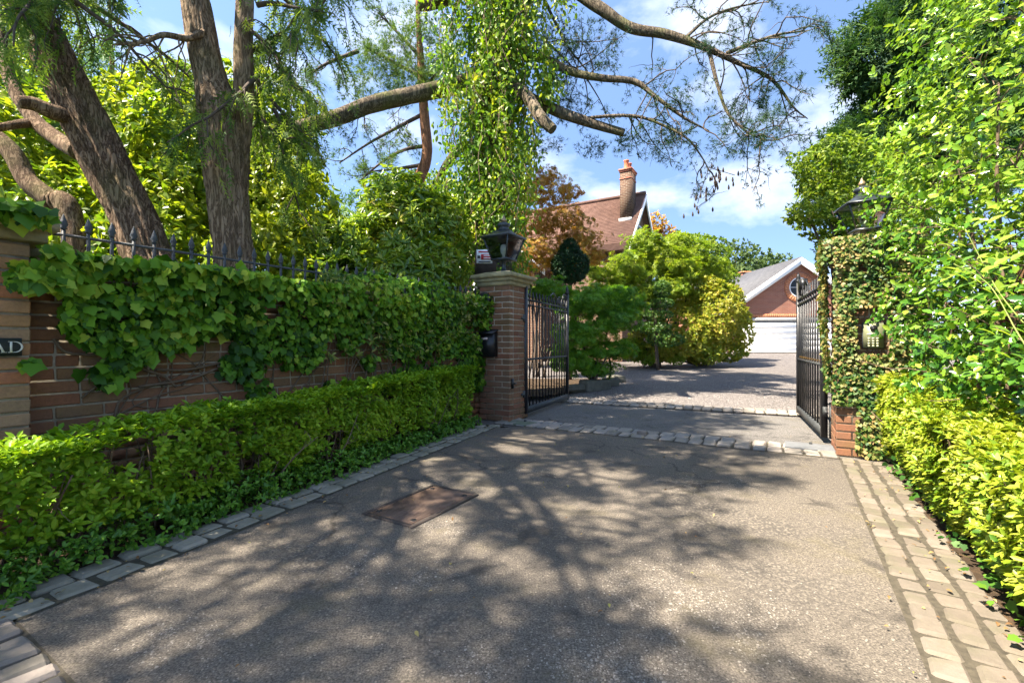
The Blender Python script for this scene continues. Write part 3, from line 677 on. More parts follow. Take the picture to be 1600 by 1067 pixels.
# inspection cover in the drive
mc = thing('inspection_cover', 'rusty ribbed rectangular inspection cover set in the drive', 'cover', G(655, 790))
cc = (G(572, 804) + G(743, 773) + G(673, 760) + G(647, 825)) / 4; AX = np.stack([NV, DV, UP])
fr = Geo(); wx, wy = .43, .68
for sx in (-1, 1): fr.box(cc + NV * sx * (wx / 2 - .012) + UP * .0, (.024, wy, .024), AX)
for sy in (-1, 1): fr.box(cc + DV * sy * (wy / 2 - .012) + UP * .0, (wx - .05, .024, .024), AX)
fr.build('frame', plain('rusty_frame', (.055, .042, .034), .8, .35, 20, .4), mc)
g = Geo(); g.box(cc + UP * .001, (wx - .062, wy - .062, .014), AX)
for i in range(34): g.box(cc + DV * ((i - 16.5) * .0182) + UP * .0095, (wx - .075, .008, .006), AX)
g.build('plate', RUST, mc)
for sx, sy in ((-1, -1), (1, 1), (-1, 1), (1, -1)):
    v, t = lathe([(.0, .0135), (.011, .0135), (.015, .0145), (.019, .0135), (.019, .006)], 10); mk('lifting_socket', v + cc + NV * sx * .15 + DV * sy * .26, t, IRON, mc)

# railing on the left wall
rl = thing('spiked_railing', 'dark iron railing with spear points along the top of the left wall', 'railing', W(2.3, -.1, 1.62))
Geo().add(*tube([W(4.72, -.1, 1.775), W(.0, -.1, 1.775)], .010, 6)).build('rail', IRON_W, rl)
bm = mesh_from('bar_shape', *tube([(0, 0, 0), (0, 0, .22)], .0105, 6)); bm.materials.append(IRON_W)
fv, ft = lathe([(.012, 0), (.02, .004), (.013, .014), (.022, .03), (.015, .055), (.006, .085), (0, .10)], 8); fm = mesh_from('spear_shape', fv, ft, None, True); fm.materials.append(IRON_W)
for i in range(39):
    s = 4.66 - i * .12; piece('bar', bm, mat4(W(s, -.1, 1.60), np.eye(3)), rl); piece('spear_point', fm, mat4(W(s, -.1, 1.81), np.eye(3)), rl)

# ================================================================== HOUSE AND GARAGE
def tile_mat(name, cols, scale):
    m = Mat(name); v = m.coord('UV') if False else m.geo(); n = m.noise(v, 3.5, 6, .7); f = m.noise(v, 26, 3, .7)
    c = m.ramp(n, [(.3, cols[0]), (.55, cols[1]), (.75, cols[2])]); m.col(m.mix(m.ramp(f, [(.4, 0.), (.65, .5)]), c, m.mix(.5, c, (.03, .02, .02)))).rough(.9, .25).bump(f, .6, .02); return m.m
TILE = tile_mat('clay_tile', [(.12, .065, .05), (.18, .10, .075), (.24, .14, .11)], 1)
SLATE_R = tile_mat('grey_slate', [(.07, .072, .08), (.105, .107, .115), (.15, .15, .155)], 1)
def brickwall_mat(name, c1, c2, mortar, along):
    m = Mat(name); v = m.geo(); ng = m.n('ShaderNodeVectorMath', operation='DOT_PRODUCT'); ng.inputs[1].default_value = tuple(along); m.l(v, ng.inputs[0])
    sp = m.n('ShaderNodeSeparateXYZ'); m.l(v, sp.inputs[0]); cb = m.n('ShaderNodeCombineXYZ'); m.l(ng.outputs['Value'], cb.inputs[0]); m.l(sp.outputs[2], cb.inputs[1])
    b = m.n('ShaderNodeTexBrick'); m.l(cb.outputs[0], b.inputs['Vector']); b.inputs['Color1'].default_value = (*c1, 1); b.inputs['Color2'].default_value = (*c2, 1); b.inputs['Mortar'].default_value = (*mortar, 1)
    b.inputs['Scale'].default_value = 1; b.inputs['Brick Width'].default_value = .225; b.inputs['Row Height'].default_value = .078; b.inputs['Mortar Size'].default_value = .010; b.inputs['Bias'].default_value = -.1
    n = m.noise(v, 1.3, 5); m.col(m.mix(m.ramp(n, [(.4, 0.), (.7, .25)]), b.outputs['Color'], (.08, .05, .04))).rough(.9, .25).bump(b.outputs['Fac'], -.4, .006); return m.m
HB = brickwall_mat('house_brick', (.12, .052, .033), (.17, .088, .055), (.24, .2, .155), DV)
HB2 = brickwall_mat('house_brick_front', (.12, .052, .033), (.17, .088, .055), (.24, .2, .155), NV)
GB = brickwall_mat('garage_brick', (.25, .07, .042), (.33, .11, .062), (.36, .27, .2), (1, 0, 0))
GREYP = plain('grey_paint', (.33, .34, .33), .6, .1, 5, 0); ROOMD = plain('dark_pane', (.02, .023, .026), .3, .2, 3, 0, spec=.25); TERRA = plain('terracotta', (.45, .13, .06), .7, .2, 9, .2); LEAD = plain('lead_flashing', (.45, .45, .44), .6, .15, 9, .1)
def quad(pts, th=None): return Geo().add(pts, [[0, 1, 2], [0, 2, 3]])
def slabg(g, p, th):
    """thick sheet from 4 corners"""
    p = [np.asarray(x, float) for x in p]; n = nrm(np.cross(p[1] - p[0], p[3] - p[0])) * th; v = p + [x - n for x in p]
    return g.add(v, [[0, 1, 2], [0, 2, 3], [4, 6, 5], [4, 7, 6], [0, 4, 5], [0, 5, 1], [1, 5, 6], [1, 6, 2], [2, 6, 7], [2, 7, 3], [3, 7, 4], [3, 4, 0]])
# house: ridge runs left and away (-NV), gable end faces right; front slope faces the camera
hs = thing('brick_house', 'brick house with brown tiled roof and tall chimney behind the maples', 'house', (4.8, 20, gz(20)))
E0 = A_([4.84, 20.0, 0]); hl = -NV; zE, zR = 5.46, 8.30; half = 2.6; hw = 12.0; bz = gz(20)
ap = E0 + DV * half; E1 = E0 + DV * 2 * half
g = Geo(); g.add([E0 + UP * bz, E1 + UP * bz, E1 + UP * zE, ap + UP * (zR - .1), E0 + UP * zE], [[0, 1, 2], [0, 2, 4], [2, 3, 4]]); g.build('gable_wall', HB, hs)
g = quad([E0 + UP * bz, E0 + UP * zE, E0 + hl * hw + UP * zE, E0 + hl * hw + UP * bz]); g.build('wall', HB2, hs)
g = Geo(); ov = NV * .35; sl_ = nrm(DV * half + UP * (zR - zE))
slabg(g, [E0 + ov - sl_ * .45 + UP * zE, ap + ov + UP * zR, ap + hl * hw + UP * zR, E0 + hl * hw - sl_ * .45 + UP * zE], .12)
s2 = nrm(-DV * half + UP * (zR - zE)); slabg(g, [ap + ov + UP * zR, E1 + ov - s2 * .45 + UP * zE, E1 + hl * hw - s2 * .45 + UP * zE, ap + hl * hw + UP * zR], .12); rf = g.build('roof', TILE, hs)
g = Geo()
for k in range(32):      # courses of tiles standing a little proud on the front slope
    f = k / 32; p0 = E0 + (ap - E0) * f + UP * (zE + (zR - zE) * f + .006); slabg(g, [p0 + ov - sl_ * .01 + UP * .014, p0 + ov + sl_ * .12 + UP * .004, p0 + hl * hw + sl_ * .12 + UP * .004, p0 + hl * hw - sl_ * .01 + UP * .014], .012)
x = g.build('tile_course', TILE, rf); x['kind'] = 'stuff'
Geo().add(*tube([ap + ov + UP * (zR + .03), ap + hl * hw + UP * (zR + .03)], .11, 8)).build('ridge_tiles', TILE, rf)
for e, sg in ((E0, 1), (E1, -1)):
    g = Geo(); d2 = sl_ if sg > 0 else s2; p0 = e - d2 * .45 + ov * 1.05 + UP * (zE - .02); p1 = ap + ov * 1.05 + UP * (zR - .02); slabg(g, [p0, p1, p1 - UP * .24, p0 - UP * .24], .06); g.build('barge_board', WHITEP, rf)
g = Geo(); g.box(ap + NV * .02 + UP * 6.15, (.08, 1.0, 1.3), np.stack([NV, DV, UP])); wn = g.build('window', WHITEP, hs)
for k in (-1, 1): Geo().box(ap + NV * .065 + DV * k * .23 + UP * 6.15, (.02, .38, 1.1), np.stack([NV, DV, UP])).build('pane', ROOMD, wn)
# chimney
cb = ap - DV * 1.0 - NV * .22; CHX = np.stack([NV, DV, UP]); ch = Geo(); ch.box(cb + UP * 7.9, (.52, .80, 2.4), CHX); stk = ch.build('chimney', brickwall_mat('chimney_brick', (.075, .036, .022), (.13, .068, .04), (.2, .165, .125), NV), hs)
g = Geo(); g.box(cb + UP * 9.06, (.58, .86, .07), CHX); g.box(cb + UP * 9.14, (.64, .92, .07), CHX); g.box(cb + UP * 8.72, (.56, .84, .06), CHX); g.build('chimney_bands', plain('red_brick_band', (.38, .14, .09), .9, .25, 12, .3), stk)
for k in (-.24, .2): v, t = lathe([(.15, 0), (.16, .06), (.135, .1), (.125, .44), (.15, .48), (.15, .54), (.11, .54)], 14); mk('chimney_pot', v * A_([.85, .85, .8]) + cb + DV * k + UP * 9.17, t, TERRA, stk, None, True)
Geo().box(cb + UP * 6.78 - DV * .42, (.60, .05, .2), CHX).build('flashing', LEAD, stk)
# front wing with its own gable, mostly behind the maple
fw = E0 + hl * 3.2 - DV * .0; g = Geo(); wz, wr = 4.6, 6.4; a0, a1, am = fw - DV * 1.6, fw - DV * 1.6 + hl * 4.4, fw - DV * 1.6 + hl * 2.2
g.add([a0 + UP * bz, a0 + UP * wz, am + UP * wr, a1 + UP * wz, a1 + UP * bz], [[0, 1, 4], [1, 3, 4], [1, 2, 3]]); g.add([a0 + UP * bz, a0 + DV * 1.6 + UP * bz, a0 + DV * 1.6 + UP * wz, a0 + UP * wz], [[0, 1, 2], [0, 2, 3]]); g.build('wing_wall', HB2, hs)
g = Geo(); q = nrm(am - a0 + UP * (wr - wz)); fo = -DV * .35
slabg(g, [a0 + fo - q * .5 + UP * wz, a0 + DV * 3.2 - q * .5 + UP * wz, am + DV * 3.2 + UP * wr, am + fo + UP * wr], .1); q2 = nrm(am - a1 + UP * (wr - wz)); slabg(g, [am + fo + UP * wr, am + DV * 3.2 + UP * wr, a1 + DV * 3.2 - q2 * .5 + UP * wz, a1 + fo - q2 * .5 + UP * wz], .1); g.build('wing_roof', TILE, hs)
for e, d2 in ((a0, q), (a1, q2)): g = Geo(); p0 = e + fo * 1.1 - d2 * .5 + UP * (wz - .02); p1 = am + fo * 1.1 + UP * (wr - .02); slabg(g, [p0, p1, p1 - UP * .26, p0 - UP * .26], .06); g.build('barge_board', WHITEP, hs)
for k, z in ((1.1, 3.4), (3.1, 3.4), (2.1, 1.9)):
    c = a0 + hl * k - DV * .03 + UP * z; wn = Geo().box(c, (1.1, .08, 1.2), CHX).build('window', WHITEP, hs)
    for s_ in (-1, 1): Geo().box(c - DV * .045 + hl * s_ * .26, (.42, .02, 1.02), CHX).build('pane', ROOMD, wn)

# garage, square on to the camera
ga = thing('garage', 'red brick garage with white door and round window in its gable', 'garage', (18.9, 30, gz(30)))
gx, gy, gb, gp, ge, ghw = 18.86, 30.0, gz(30), 6.55, 3.15, 4.9
slp = (gp - ge) / ghw
rc = 4.72; ri = .62
g = Geo(); g.add([(gx - ghw, gy, gb), (gx + ghw, gy, gb), (gx + ghw, gy, ge), (gx, gy, gp), (gx - ghw, gy, ge)], [[0, 1, 2], [0, 2, 4], [2, 3, 4]]); g.add([(gx - ghw, gy, gb), (gx - ghw, gy, ge), (gx - ghw, gy + 8, ge), (gx - ghw, gy + 8, gb)], [[0, 1, 2], [0, 2, 3]]); g.build('wall', GB, ga)
for s_ in (-1, 1):
    g = Geo(); e = A_([gx + s_ * (ghw + .4), gy - .35, ge - .4 * slp]); r_ = A_([gx, gy - .35, gp]); bk = A_([0, 9, 0]); up = UP * .14
    slabg(g, [e + up, r_ + up, r_ + bk + up, e + bk + up] if s_ < 0 else [r_ + up, e + up, e + bk + up, r_ + bk + up], .12); g.build('roof', SLATE_R, ga)
    g = Geo(); slabg(g, [e + up * .7 - A_([0, .03, 0]), r_ + up * .7 - A_([0, .03, 0]), r_ - UP * .36 - A_([0, .03, 0]), e - UP * .36 - A_([0, .03, 0])] if s_ < 0 else [r_ + up * .7 - A_([0, .03, 0]), e + up * .7 - A_([0, .03, 0]), e - UP * .36 - A_([0, .03, 0]), r_ - UP * .36 - A_([0, .03, 0])], -.06); g.build('barge_board', WHITEP, ga)
g = Geo(); th = np.linspace(0, 2 * np.pi, 33)[:-1]
SOLD = plain('orange_brick', (.44, .18, .09), .9, .25, 16, .3)
for k in range(32):
    a0_, a1_ = 2 * np.pi * k / 32, 2 * np.pi * (k + .9) / 32; f = lambda a, r, y: (gx + .05 + math.cos(a) * r, y, rc + math.sin(a) * r)
    mk('ring_brick', [f(a0_, .66, gy - .06), f(a1_, .66, gy - .06), f(a1_, .97, gy - .06), f(a0_, .97, gy - .06), f(a0_, .66, gy), f(a1_, .66, gy), f(a1_, .97, gy), f(a0_, .97, gy)], [[0, 2, 1], [0, 3, 2], [0, 1, 5], [0, 5, 4], [3, 7, 6], [3, 6, 2], [1, 2, 6], [1, 6, 5], [0, 4, 7], [0, 7, 3]], SOLD, ga)
v, t = lathe([(.60, 0), (.60, .07), (.66, .07), (.66, 0)], 32); wfr = mk('window_frame', A_([v[:, 0], -v[:, 2], v[:, 1]]).T + A_([gx + .05, gy, rc]), t, WHITEP, ga)
v, t = lathe([(0.001, .02), (.61, .02)], 32); mk('pane', A_([v[:, 0], -v[:, 2], v[:, 1]]).T + A_([gx + .05, gy, rc]), t, ROOMD, wfr)
g = Geo(); g.box((gx + .05, gy - .045, rc), (1.2, .03, .03)); g.box((gx + .05, gy - .047, rc), (.03, .03, 1.2)); g.build('glazing_bar', WHITEP, wfr)
for k in range(60): Geo().box((gx - 4.2 + k * .14, gy - .018, 2.86), (.128, .03, .23)).build('soldier_brick', SOLD, ga)
Geo().box((gx, gy - .03, 2.62), (8.5, .06, .22)).build('lintel', GREYP, ga)
Geo().box((gx, gy - .012, 2.42), (8.3, .02, .16)).build('door_head', plain('grey_head', (.16, .16, .16), .6, .1, 5, 0), ga)
Geo().box((gx, gy - .0235, gb + .94), (8.1, .045, 1.9)).build('door_frame', WHITEP, ga)
for k in range(5):
    for s_ in (-1, 1): Geo().box((gx + s_ * 2.03, gy - .03, gb + .19 + k * .378), (4.055, .035, .374)).build('door_panel', WHITEP, ga)
Geo().box((gx, gy - .6, gb + .02), (9, 1.2, .06)).build('threshold', plain('concrete', (.38, .36, .33), .9, .15, 6, .2), ga)
ob = thing('slate_outbuilding', 'low building with grey slate roof and brick chimney left of the garage', 'outbuilding', (15.5, 36, gz(36)))
g = Geo(); slabg(g, [(11.5, 34, 3.6), (20, 34, 3.6), (20, 37.2, 6.05), (11.5, 37.2, 6.05)], .15); slabg(g, [(11.5, 40.4, 3.6), (11.5, 37.2, 6.05), (20, 37.2, 6.05), (20, 40.4, 3.6)], .15); g.build('roof', SLATE_R, ob)
g = Geo(); g.box((15.75, 37.2, 2.1), (8.3, 6.2, 3.0)); g.build('wall', GB, ob)
g = Geo(); g.box((19.3, 37.2, 6.1), (1.25, .7, 1.3)); g.build('chimney', GB, ob); g = Geo(); g.box((19.3, 37.2, 6.80), (1.4, .85, .10)); g.build('chimney_cap', SOLD, ob)

# ================================================================== VEGETATION
# leaf colours
M_IVY = [(.022, .07, .007), (.06, .16, .011), (.12, .26, .016), (.19, .34, .023), (.33, .42, .045)]
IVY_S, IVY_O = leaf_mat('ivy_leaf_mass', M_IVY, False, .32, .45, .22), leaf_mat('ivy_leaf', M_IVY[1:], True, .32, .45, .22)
M_HED = [(.08, .19, .012), (.16, .30, .016), (.26, .40, .022), (.38, .50, .035)]
HED_S, HED_O = leaf_mat('hedge_leaf_mass', M_HED, False, .35, .42, .25), leaf_mat('hedge_leaf', M_HED[1:], True, .35, .42, .25)
M_GOL = [(.06, .14, .012), (.14, .23, .016), (.26, .33, .022), (.38, .42, .045), (.54, .54, .16)]
GOL_S, GOL_O = leaf_mat('golden_leaf_mass', M_GOL, False, .35, .4, .35), leaf_mat('golden_leaf', M_GOL, True, .35, .4, .35)
M_HOL = [(.02, .07, .010), (.05, .15, .013), (.11, .23, .018), (.19, .31, .025), (.27, .37, .04)]
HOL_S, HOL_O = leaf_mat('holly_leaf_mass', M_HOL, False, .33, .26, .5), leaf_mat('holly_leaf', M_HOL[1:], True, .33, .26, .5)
PIVY_S = leaf_mat('pillar_ivy_mass', [(.02, .07, .012), (.05, .11, .017), (.11, .15, .03), (.24, .2, .06), (.36, .25, .10)], False, .25, .5, .3)
PIVY_O = leaf_mat('pillar_ivy', [(.04, .11, .017), (.10, .15, .03), (.22, .2, .06), (.36, .24, .10)], True, .25, .5, .3)
GCOV = leaf_mat('ground_cover_leaf', [(.05, .14, .014), (.10, .24, .02), (.16, .31, .03)], False, .3, .4, .35)
RHO = leaf_mat('rhododendron_leaf', [(.05, .11, .014), (.12, .21, .018), (.22, .31, .024), (.36, .40, .035), (.2, .25, .03)], False, .5, .35, .45)
RHO2 = leaf_mat('rhododendron_leaf_dark', [(.05, .11, .015), (.09, .18, .02), (.17, .26, .025), (.28, .36, .035), (.26, .2, .06)], False, .42, .3, .5)
CYP = leaf_mat('cypress_frond', [(.06, .12, .03), (.11, .19, .04), (.17, .26, .05), (.26, .33, .07)], False, .5, .6, .2)
CYP_B = leaf_mat('blue_conifer_frond', [(.05, .11, .05), (.09, .18, .08), (.14, .25, .11), (.2, .3, .11)], False, .4, .6, .2)
CYP_D = leaf_mat('dark_conifer_frond', [(.016, .05, .018), (.03, .08, .026), (.06, .13, .035), (.11, .19, .045)], False, .3, .6, .2)
PINE = leaf_mat('pine_needles', [(.02, .05, .025), (.035, .08, .035), (.05, .10, .04)], False, .25, .6, .2)
PINE_L = leaf_mat('bright_pine_needles', [(.05, .11, .035), (.09, .17, .04), (.15, .22, .05)], False, .35, .6, .2)  # brighter green needles of the red-barked pine
CLI = leaf_mat('climber_leaf', [(.05, .13, .015), (.10, .21, .02), (.17, .29, .025), (.28, .36, .03), (.45, .42, .04)], False, .5, .4, .4)
LIM = leaf_mat('lime_leaf', [(.08, .15, .018), (.14, .23, .025), (.24, .32, .035), (.36, .39, .06)], False, .45, .45, .3)
MAP_R = leaf_mat('red_maple_leaf', [(.2, .17, .04), (.34, .2, .05), (.5, .28, .06), (.5, .38, .08), (.3, .28, .05), (.55, .3, .13)], False, .5, .45, .3, (1.3, 1.0, .5))
MAP_G = leaf_mat('green_maple_leaf', [(.05, .15, .015), (.10, .25, .022), (.17, .34, .03), (.25, .42, .04)], False, .45, .45, .3)
MAP_Y = leaf_mat('lime_maple_leaf', [(.10, .19, .015), (.18, .28, .02), (.27, .35, .03), (.36, .40, .04)], False, .5, .45, .3)
TOPI = leaf_mat('topiary_leaf', [(.008, .03, .012), (.014, .05, .018), (.025, .075, .025)], False, .15, .5, .3)
GSH = leaf_mat('golden_shrub_leaf', [(.12, .18, .018), (.2, .27, .025), (.32, .34, .035), (.42, .34, .05), (.24, .33, .035)], False, .4, .45, .3)
FAR = leaf_mat('far_tree_leaf', [(.05, .09, .035), (.08, .13, .045), (.12, .17, .055)], False, .35, .6, .2)

def bark_trunk(path, rad, seg=56, n=150, disp=.05, k=9.0, seed=0):
    p = spline(path, n); r = lerp_r(rad, n); v, t = tube(p, r, seg); m = n * seg; vv = v[:m].reshape(n, seg, 3); c = p[:, None]
    th = np.linspace(0, 2 * np.pi, seg, endpoint=False)[None]; s = np.concatenate([[0], np.cumsum(np.linalg.norm(np.diff(p, axis=0), axis=1))])[:, None]
    q = np.stack([np.cos(th) * k * .55 + 0 * s, np.sin(th) * k * .55 + 0 * s, s * 2.2 + 0 * th], -1)
    q = q + (fbm(q * .8, seed + 9)[..., None] - .5) * 1.6
    rid = 1 - np.abs(fbm(q, seed, 3) * 2 - 1) * 2.2; big = fbm(np.stack([np.cos(th) * 1.1 + 0 * s, np.sin(th) * 1.1 + 0 * s, s * .9 + 0 * th], -1), seed + 3) - .5
    f = 1 + disp / .2 * (-.55 * np.clip(rid, 0, 1) ** 1.5) + .28 * big
    v[:m] = (c + (vv - c) * f[..., None]).reshape(-1, 3); return v, t
def sub_branches(path, n, ln, r0, seed, grow=(.35, 1), droop=.15, side=1.0, bias=(0, 0, 0)):
    """n crooked side shoots off a path -> list of (points, radii)"""
    g = np.random.default_rng(seed); p = np.asarray(path); out = []; tg = nrm(np.gradient(p, axis=0))
    for i in range(n):
        f = g.uniform(*grow); k = int(f * (len(p) - 1)); d = nrm(tg[k] * .7 + g.normal(size=3) * side * .8 + A_(bias)); l = g.uniform(*ln) * (1.15 - .5 * f)
        q = [p[k]]; m = 6
        for j in range(m): d = nrm(d + g.normal(size=3) * .26 - UP * droop * .3); q.append(q[-1] + d * l / m)
        out.append((spline(q, 9), np.linspace(r0, r0 * .3, 9)))
    return out

# ---------------- left: leaning trunk and forked trunk behind the wall
def px_path(pts): return [P(u, v, y) for u, v, y in pts]
tA = thing('leaning_tree', 'big rough-barked trunk leaning left behind the railing', 'tree', P(262, 700, 5.0) * A_([1, 1, 0]))
pA = px_path([(262, 700, 5.0), (246, 470, 5.0), (228, 400, 5.0), (205, 335, 5.0), (170, 267, 4.95), (128, 178, 4.9), (85, 95, 4.85), (35, 0, 4.75), (-25, -110, 4.6), (-110, -260, 4.4)])
v, t = bark_trunk(pA, [.40, .31, .245, .23, .222, .213, .2, .19, .17, .13], 90, 240, .06, 15, seed=1); mk('trunk', v, t, BARK_A, tA, None, True)
for nm, pts, r in (('limb', [(112, 185, 4.85), (80, 175, 4.6), (52, 163, 4.5), (28, 160, 4.4)], (.085, .06)), ('limb', [(125, 238, 4.95), (90, 218, 5.2), (55, 190, 5.3), (22, 140, 5.35), (8, 95, 5.4), (-5, 20, 5.5)], (.10, .05)), ('limb', [(48, 192, 5.3), (20, 196, 5.0), (-30, 206, 4.8)], (.055, .035))):
    p = spline(px_path(pts), 30); v, t = bark_trunk(px_path(pts), r, 20, 50, .03, 7, 4); mk(nm, v, t, BARK_A, tA, None, True)
tB = thing('forked_tree', 'straight tree trunk forking into two stems behind the railing', 'tree', P(368, 700, 5.4) * A_([1, 1, 0]))
v, t = bark_trunk(px_path([(370, 700, 5.4), (366, 430, 5.4), (362, 370, 5.4), (355, 300, 5.4), (350, 220, 5.4), (343, 175, 5.4), (332, 130, 5.4), (320, 85, 5.4), (304, 0, 5.4), (290, -100, 5.4), (270, -260, 5.4)]), [.36, .22, .217, .222, .27, .24, .19, .17, .155, .14, .11], 90, 260, .045, 15, 2); mk('trunk', v, t, BARK_B, tB, None, True)
v, t = bark_trunk(px_path([(366, 260, 5.42), (376, 205, 5.45), (381, 150, 5.45), (380, 80, 5.45), (382, 0, 5.45), (388, -120, 5.4), (400, -260, 5.4)]), [.13, .13, .115, .105, .1, .09, .07], 40, 110, .028, 8, 7); mk('stem', v, t, BARK_B, tB, None, True)
p = px_path([(318, 52, 5.3), (290, 60, 5.1), (255, 55, 4.9), (225, 66, 4.7), (180, 70, 4.5)]); tw = [(spline(p, 24), np.linspace(.045, .012, 24))]
tw += sub_branches(tw[0][0], 14, (.4, 1.0), .010, 21, (.3, 1), .5)
g = Geo(); [g.add(*tube(a, r, 6)) for a, r in tw]; g.build('limb', BARK_B, tB, True)
tC = thing('slanting_tree', 'mossy slender trunk slanting across the lower left corner behind the pier', 'tree', P(150, 700, 6.0) * A_([1, 1, 0]))
v, t = bark_trunk(px_path([(150, 640, 6.0), (112, 350, 6.0), (78, 312, 6.0), (45, 285, 6.0), (15, 235, 6.0), (-30, 190, 6.0), (-120, 60, 6.0)]), [.17, .14, .13, .12, .11, .1, .08], 32, 90, .03, 7, 12); mk('trunk', v, t, BARK_A, tC, None, True)

def boughs(parent, starts, seed, ln=(1.6, 3.2), out=None, per=26, fr=(.22, .4), mat=CYP, droop=.55, r0=.03, bark=BARK_D, nsub=5, hang=1.1):
    """drooping cypress boughs: branch, side shoots and hanging fronds"""
    g = np.random.default_rng(seed); tw = Geo(); TP = []; TD = []
    for st in starts:
        st, d = np.asarray(st[0], float), nrm(np.asarray(st[1], float)); l = g.uniform(*ln); q = [st]
        for j in range(8): d = nrm(d + g.normal(size=3) * .12 - UP * droop * .12); q.append(q[-1] + d * l / 8)
        p = spline(q, 20); tw.add(*tube(p, np.linspace(r0, r0 * .2, 20), 6))
        shoots = sub_branches(p, nsub, (.35, .9), r0 * .35, int(g.integers(1e6)), (.15, 1), 1.0)
        for a, r in shoots + [(p[6:], None)]:
            if r is not None: tw.add(*tube(a, r, 5))
            m = per if r is None else max(6, per // 2); i = g.integers(0, len(a), m); TP.append(a[i] + g.normal(size=(m, 3)) * .05)
            tg = nrm(np.gradient(a, axis=0))[i]; TD.append(nrm(tg * .7 - UP * hang * g.uniform(.2, 1, (m, 1)) + g.normal(size=(m, 3)) * .4))
    TP = np.vstack(TP); TD = np.vstack(TD); n = len(TP); sc = g.uniform(fr[0], fr[1], n)
    R = frames(TD, g.normal(size=(n, 3)) + A_([0, -.3, .5])); v, t, r = inst(FROND, TP, R, sc, g.random(n))
    return tw, (v, t, r)
def crown_fronds(ell, n, fr, seed, k=3, lump=.3):
    tp, td = blob_tips(ell, n, lump, 1.6, .45, 1.0, seed); p, R, sc = rosettes(tp, td, k, fr, .8, -.15, .6, .1); return inst(FROND, p, R, sc, rng.random(len(p)))
def crown_part(parent, parts, mat, name='crown'):
    g = Geo(); [g.add(*x) for x in parts]; o = g.build(name, mat, parent); o['kind'] = 'stuff'; return o
# crowns of the two big trees, high over the wall (they shade the drive), with boughs hanging into view
stA = []; stB = []
gA = np.random.default_rng(5)
for i in range(10): stA.append((P(gA.uniform(-40, 190), gA.uniform(-90, 30), gA.uniform(4.2, 6.4)), (gA.normal() * .7 + .35, gA.normal() * .5, -.25)))
for i in range(9): stB.append((P(gA.uniform(370, 470), gA.uniform(-60, 110), gA.uniform(5.2, 6.6)), (gA.uniform(.0, 1.0), gA.normal() * .5, gA.uniform(-.5, .05))))
for i in range(6): stB.append((P(gA.uniform(385, 450), gA.uniform(60, 190), gA.uniform(5.4, 6.4)), (gA.uniform(-.1, .6), gA.normal() * .4, -.6)))
twA, frA = boughs(tA, stA, 31, (.8, 1.7), fr=(.13, .26), per=30); twB, frB = boughs(tB, stB, 32, (.7, 1.5), fr=(.12, .26), per=30)
twA.build('bough', BARK_D, tA, True)['kind'] = 'stuff'; twB.build('bough', BARK_D, tB, True)['kind'] = 'stuff'
ellA = lumps((-5.3, 1.1, 7.6), (2.4, 3.7, .55), 300, (.11, .26), 3, .5); ellB = lumps((-3.6, 4.4, 8.8), (1.9, 2.1, 1.0), 150, (.16, .32), 8, .6) + lumps((-3.7, 2.3, 8.6), (1.2, 1.7, .8), 85, (.14, .29), 18, .6)
crown_part(tA, [frA, crown_fronds(ellA, 6200, (.10, .20), 5)], CYP); crown_part(tB, [frB, crown_fronds(ellB, 5600, (.12, .24), 6)], CYP)
limbs_to(tA, [pA[-1], pA[-2]], [c for c, r in ellA[::6]], .05, BARK_D, 'limb', 1); limbs_to(tB, px_path([(270, -260, 5.4), (400, -260, 5.4), (285, -130, 5.4)]), [c for c, r in ellB[::6]], .05, BARK_D, 'limb', 2)

# ---------------- shrubs and trees behind the wall
def shrub(name, label, cat, ell, ntips, k, ll, T, mat, base, stems=6, group=None, spread=.9, up=.25, bark=BARK_D, lump=.25, freq=2.2, inner=.35, sr=.03, seed=0, back=.4, cull=.72):
    t0 = thing(name, label, cat, base, group); tp, td = blob_tips(ell, ntips, lump, freq, inner, back, seed, cull=cull); p, R, sc = rosettes(tp, td, k, ll, spread, up)
    v, t, r = inst(T, p, R, sc, np.clip(np.repeat(fbm(tp * 1.6, seed + 2), k) * .7 - .1 + rng.random(len(p)) * .5, .001, 1)); o = mk('foliage', v, t, mat, t0, r); o['kind'] = 'stuff'
    b = np.asarray(base, float); g = np.random.default_rng(seed + 50)
    q = Geo()
    for c, rr in ell[:max(stems, 1)]:
        c = np.asarray(c, float); s = b + A_([g.normal() * .12, g.normal() * .12, 0]); m = s * .45 + c * .55 + g.normal(size=3) * .15
        q.add(*tube(spline([s, (s + m) / 2 + g.normal(size=3) * .08, m, c], 12), np.linspace(sr, sr * .35, 12), 6))
        for a, r in sub_branches(spline([m, c], 8), 4, (.3, .9), sr * .3, int(g.integers(1e6)), (.1, 1), -.1): q.add(*tube(a, r, 5))
    q.build('stem', bark, t0, True); return t0
def ells(pts): return [(P(u, v, y), (r, r, r * f)) for u, v, y, r, f in pts]
def gnd(u, y): return A_([(u - CX) / F * y, y, gz(y) - .03])
shrub('rhododendron', 'yellow-green leafy shrub filling the gap left of the leaning trunk', 'shrub', ells([(30, 330, 7.4, 1.1, .9), (60, 240, 7.8, 1.1, .9), (-40, 260, 7, 1.2, .9), (120, 350, 7.0, .9, .9), (20, 150, 8.5, 1.2, .9)]), 4200, 6, (.09, .16), OVAL, RHO, gnd(60, 7.6), 5, 'shrubs behind the wall', seed=1)
shrub('rhododendron', 'sunlit yellow-green shrub between the two big trunks', 'shrub', ells([(260, 330, 7.2, .9, .9), (300, 250, 7.8, 1.05, .9), (225, 215, 8.2, 1.0, .9), (290, 170, 8.6, .9, .8), (250, 390, 6.6, .7, .9)]), 4200, 6, (.09, .16), OVAL, RHO, gnd(270, 7.6), 5, 'shrubs behind the wall', seed=2)
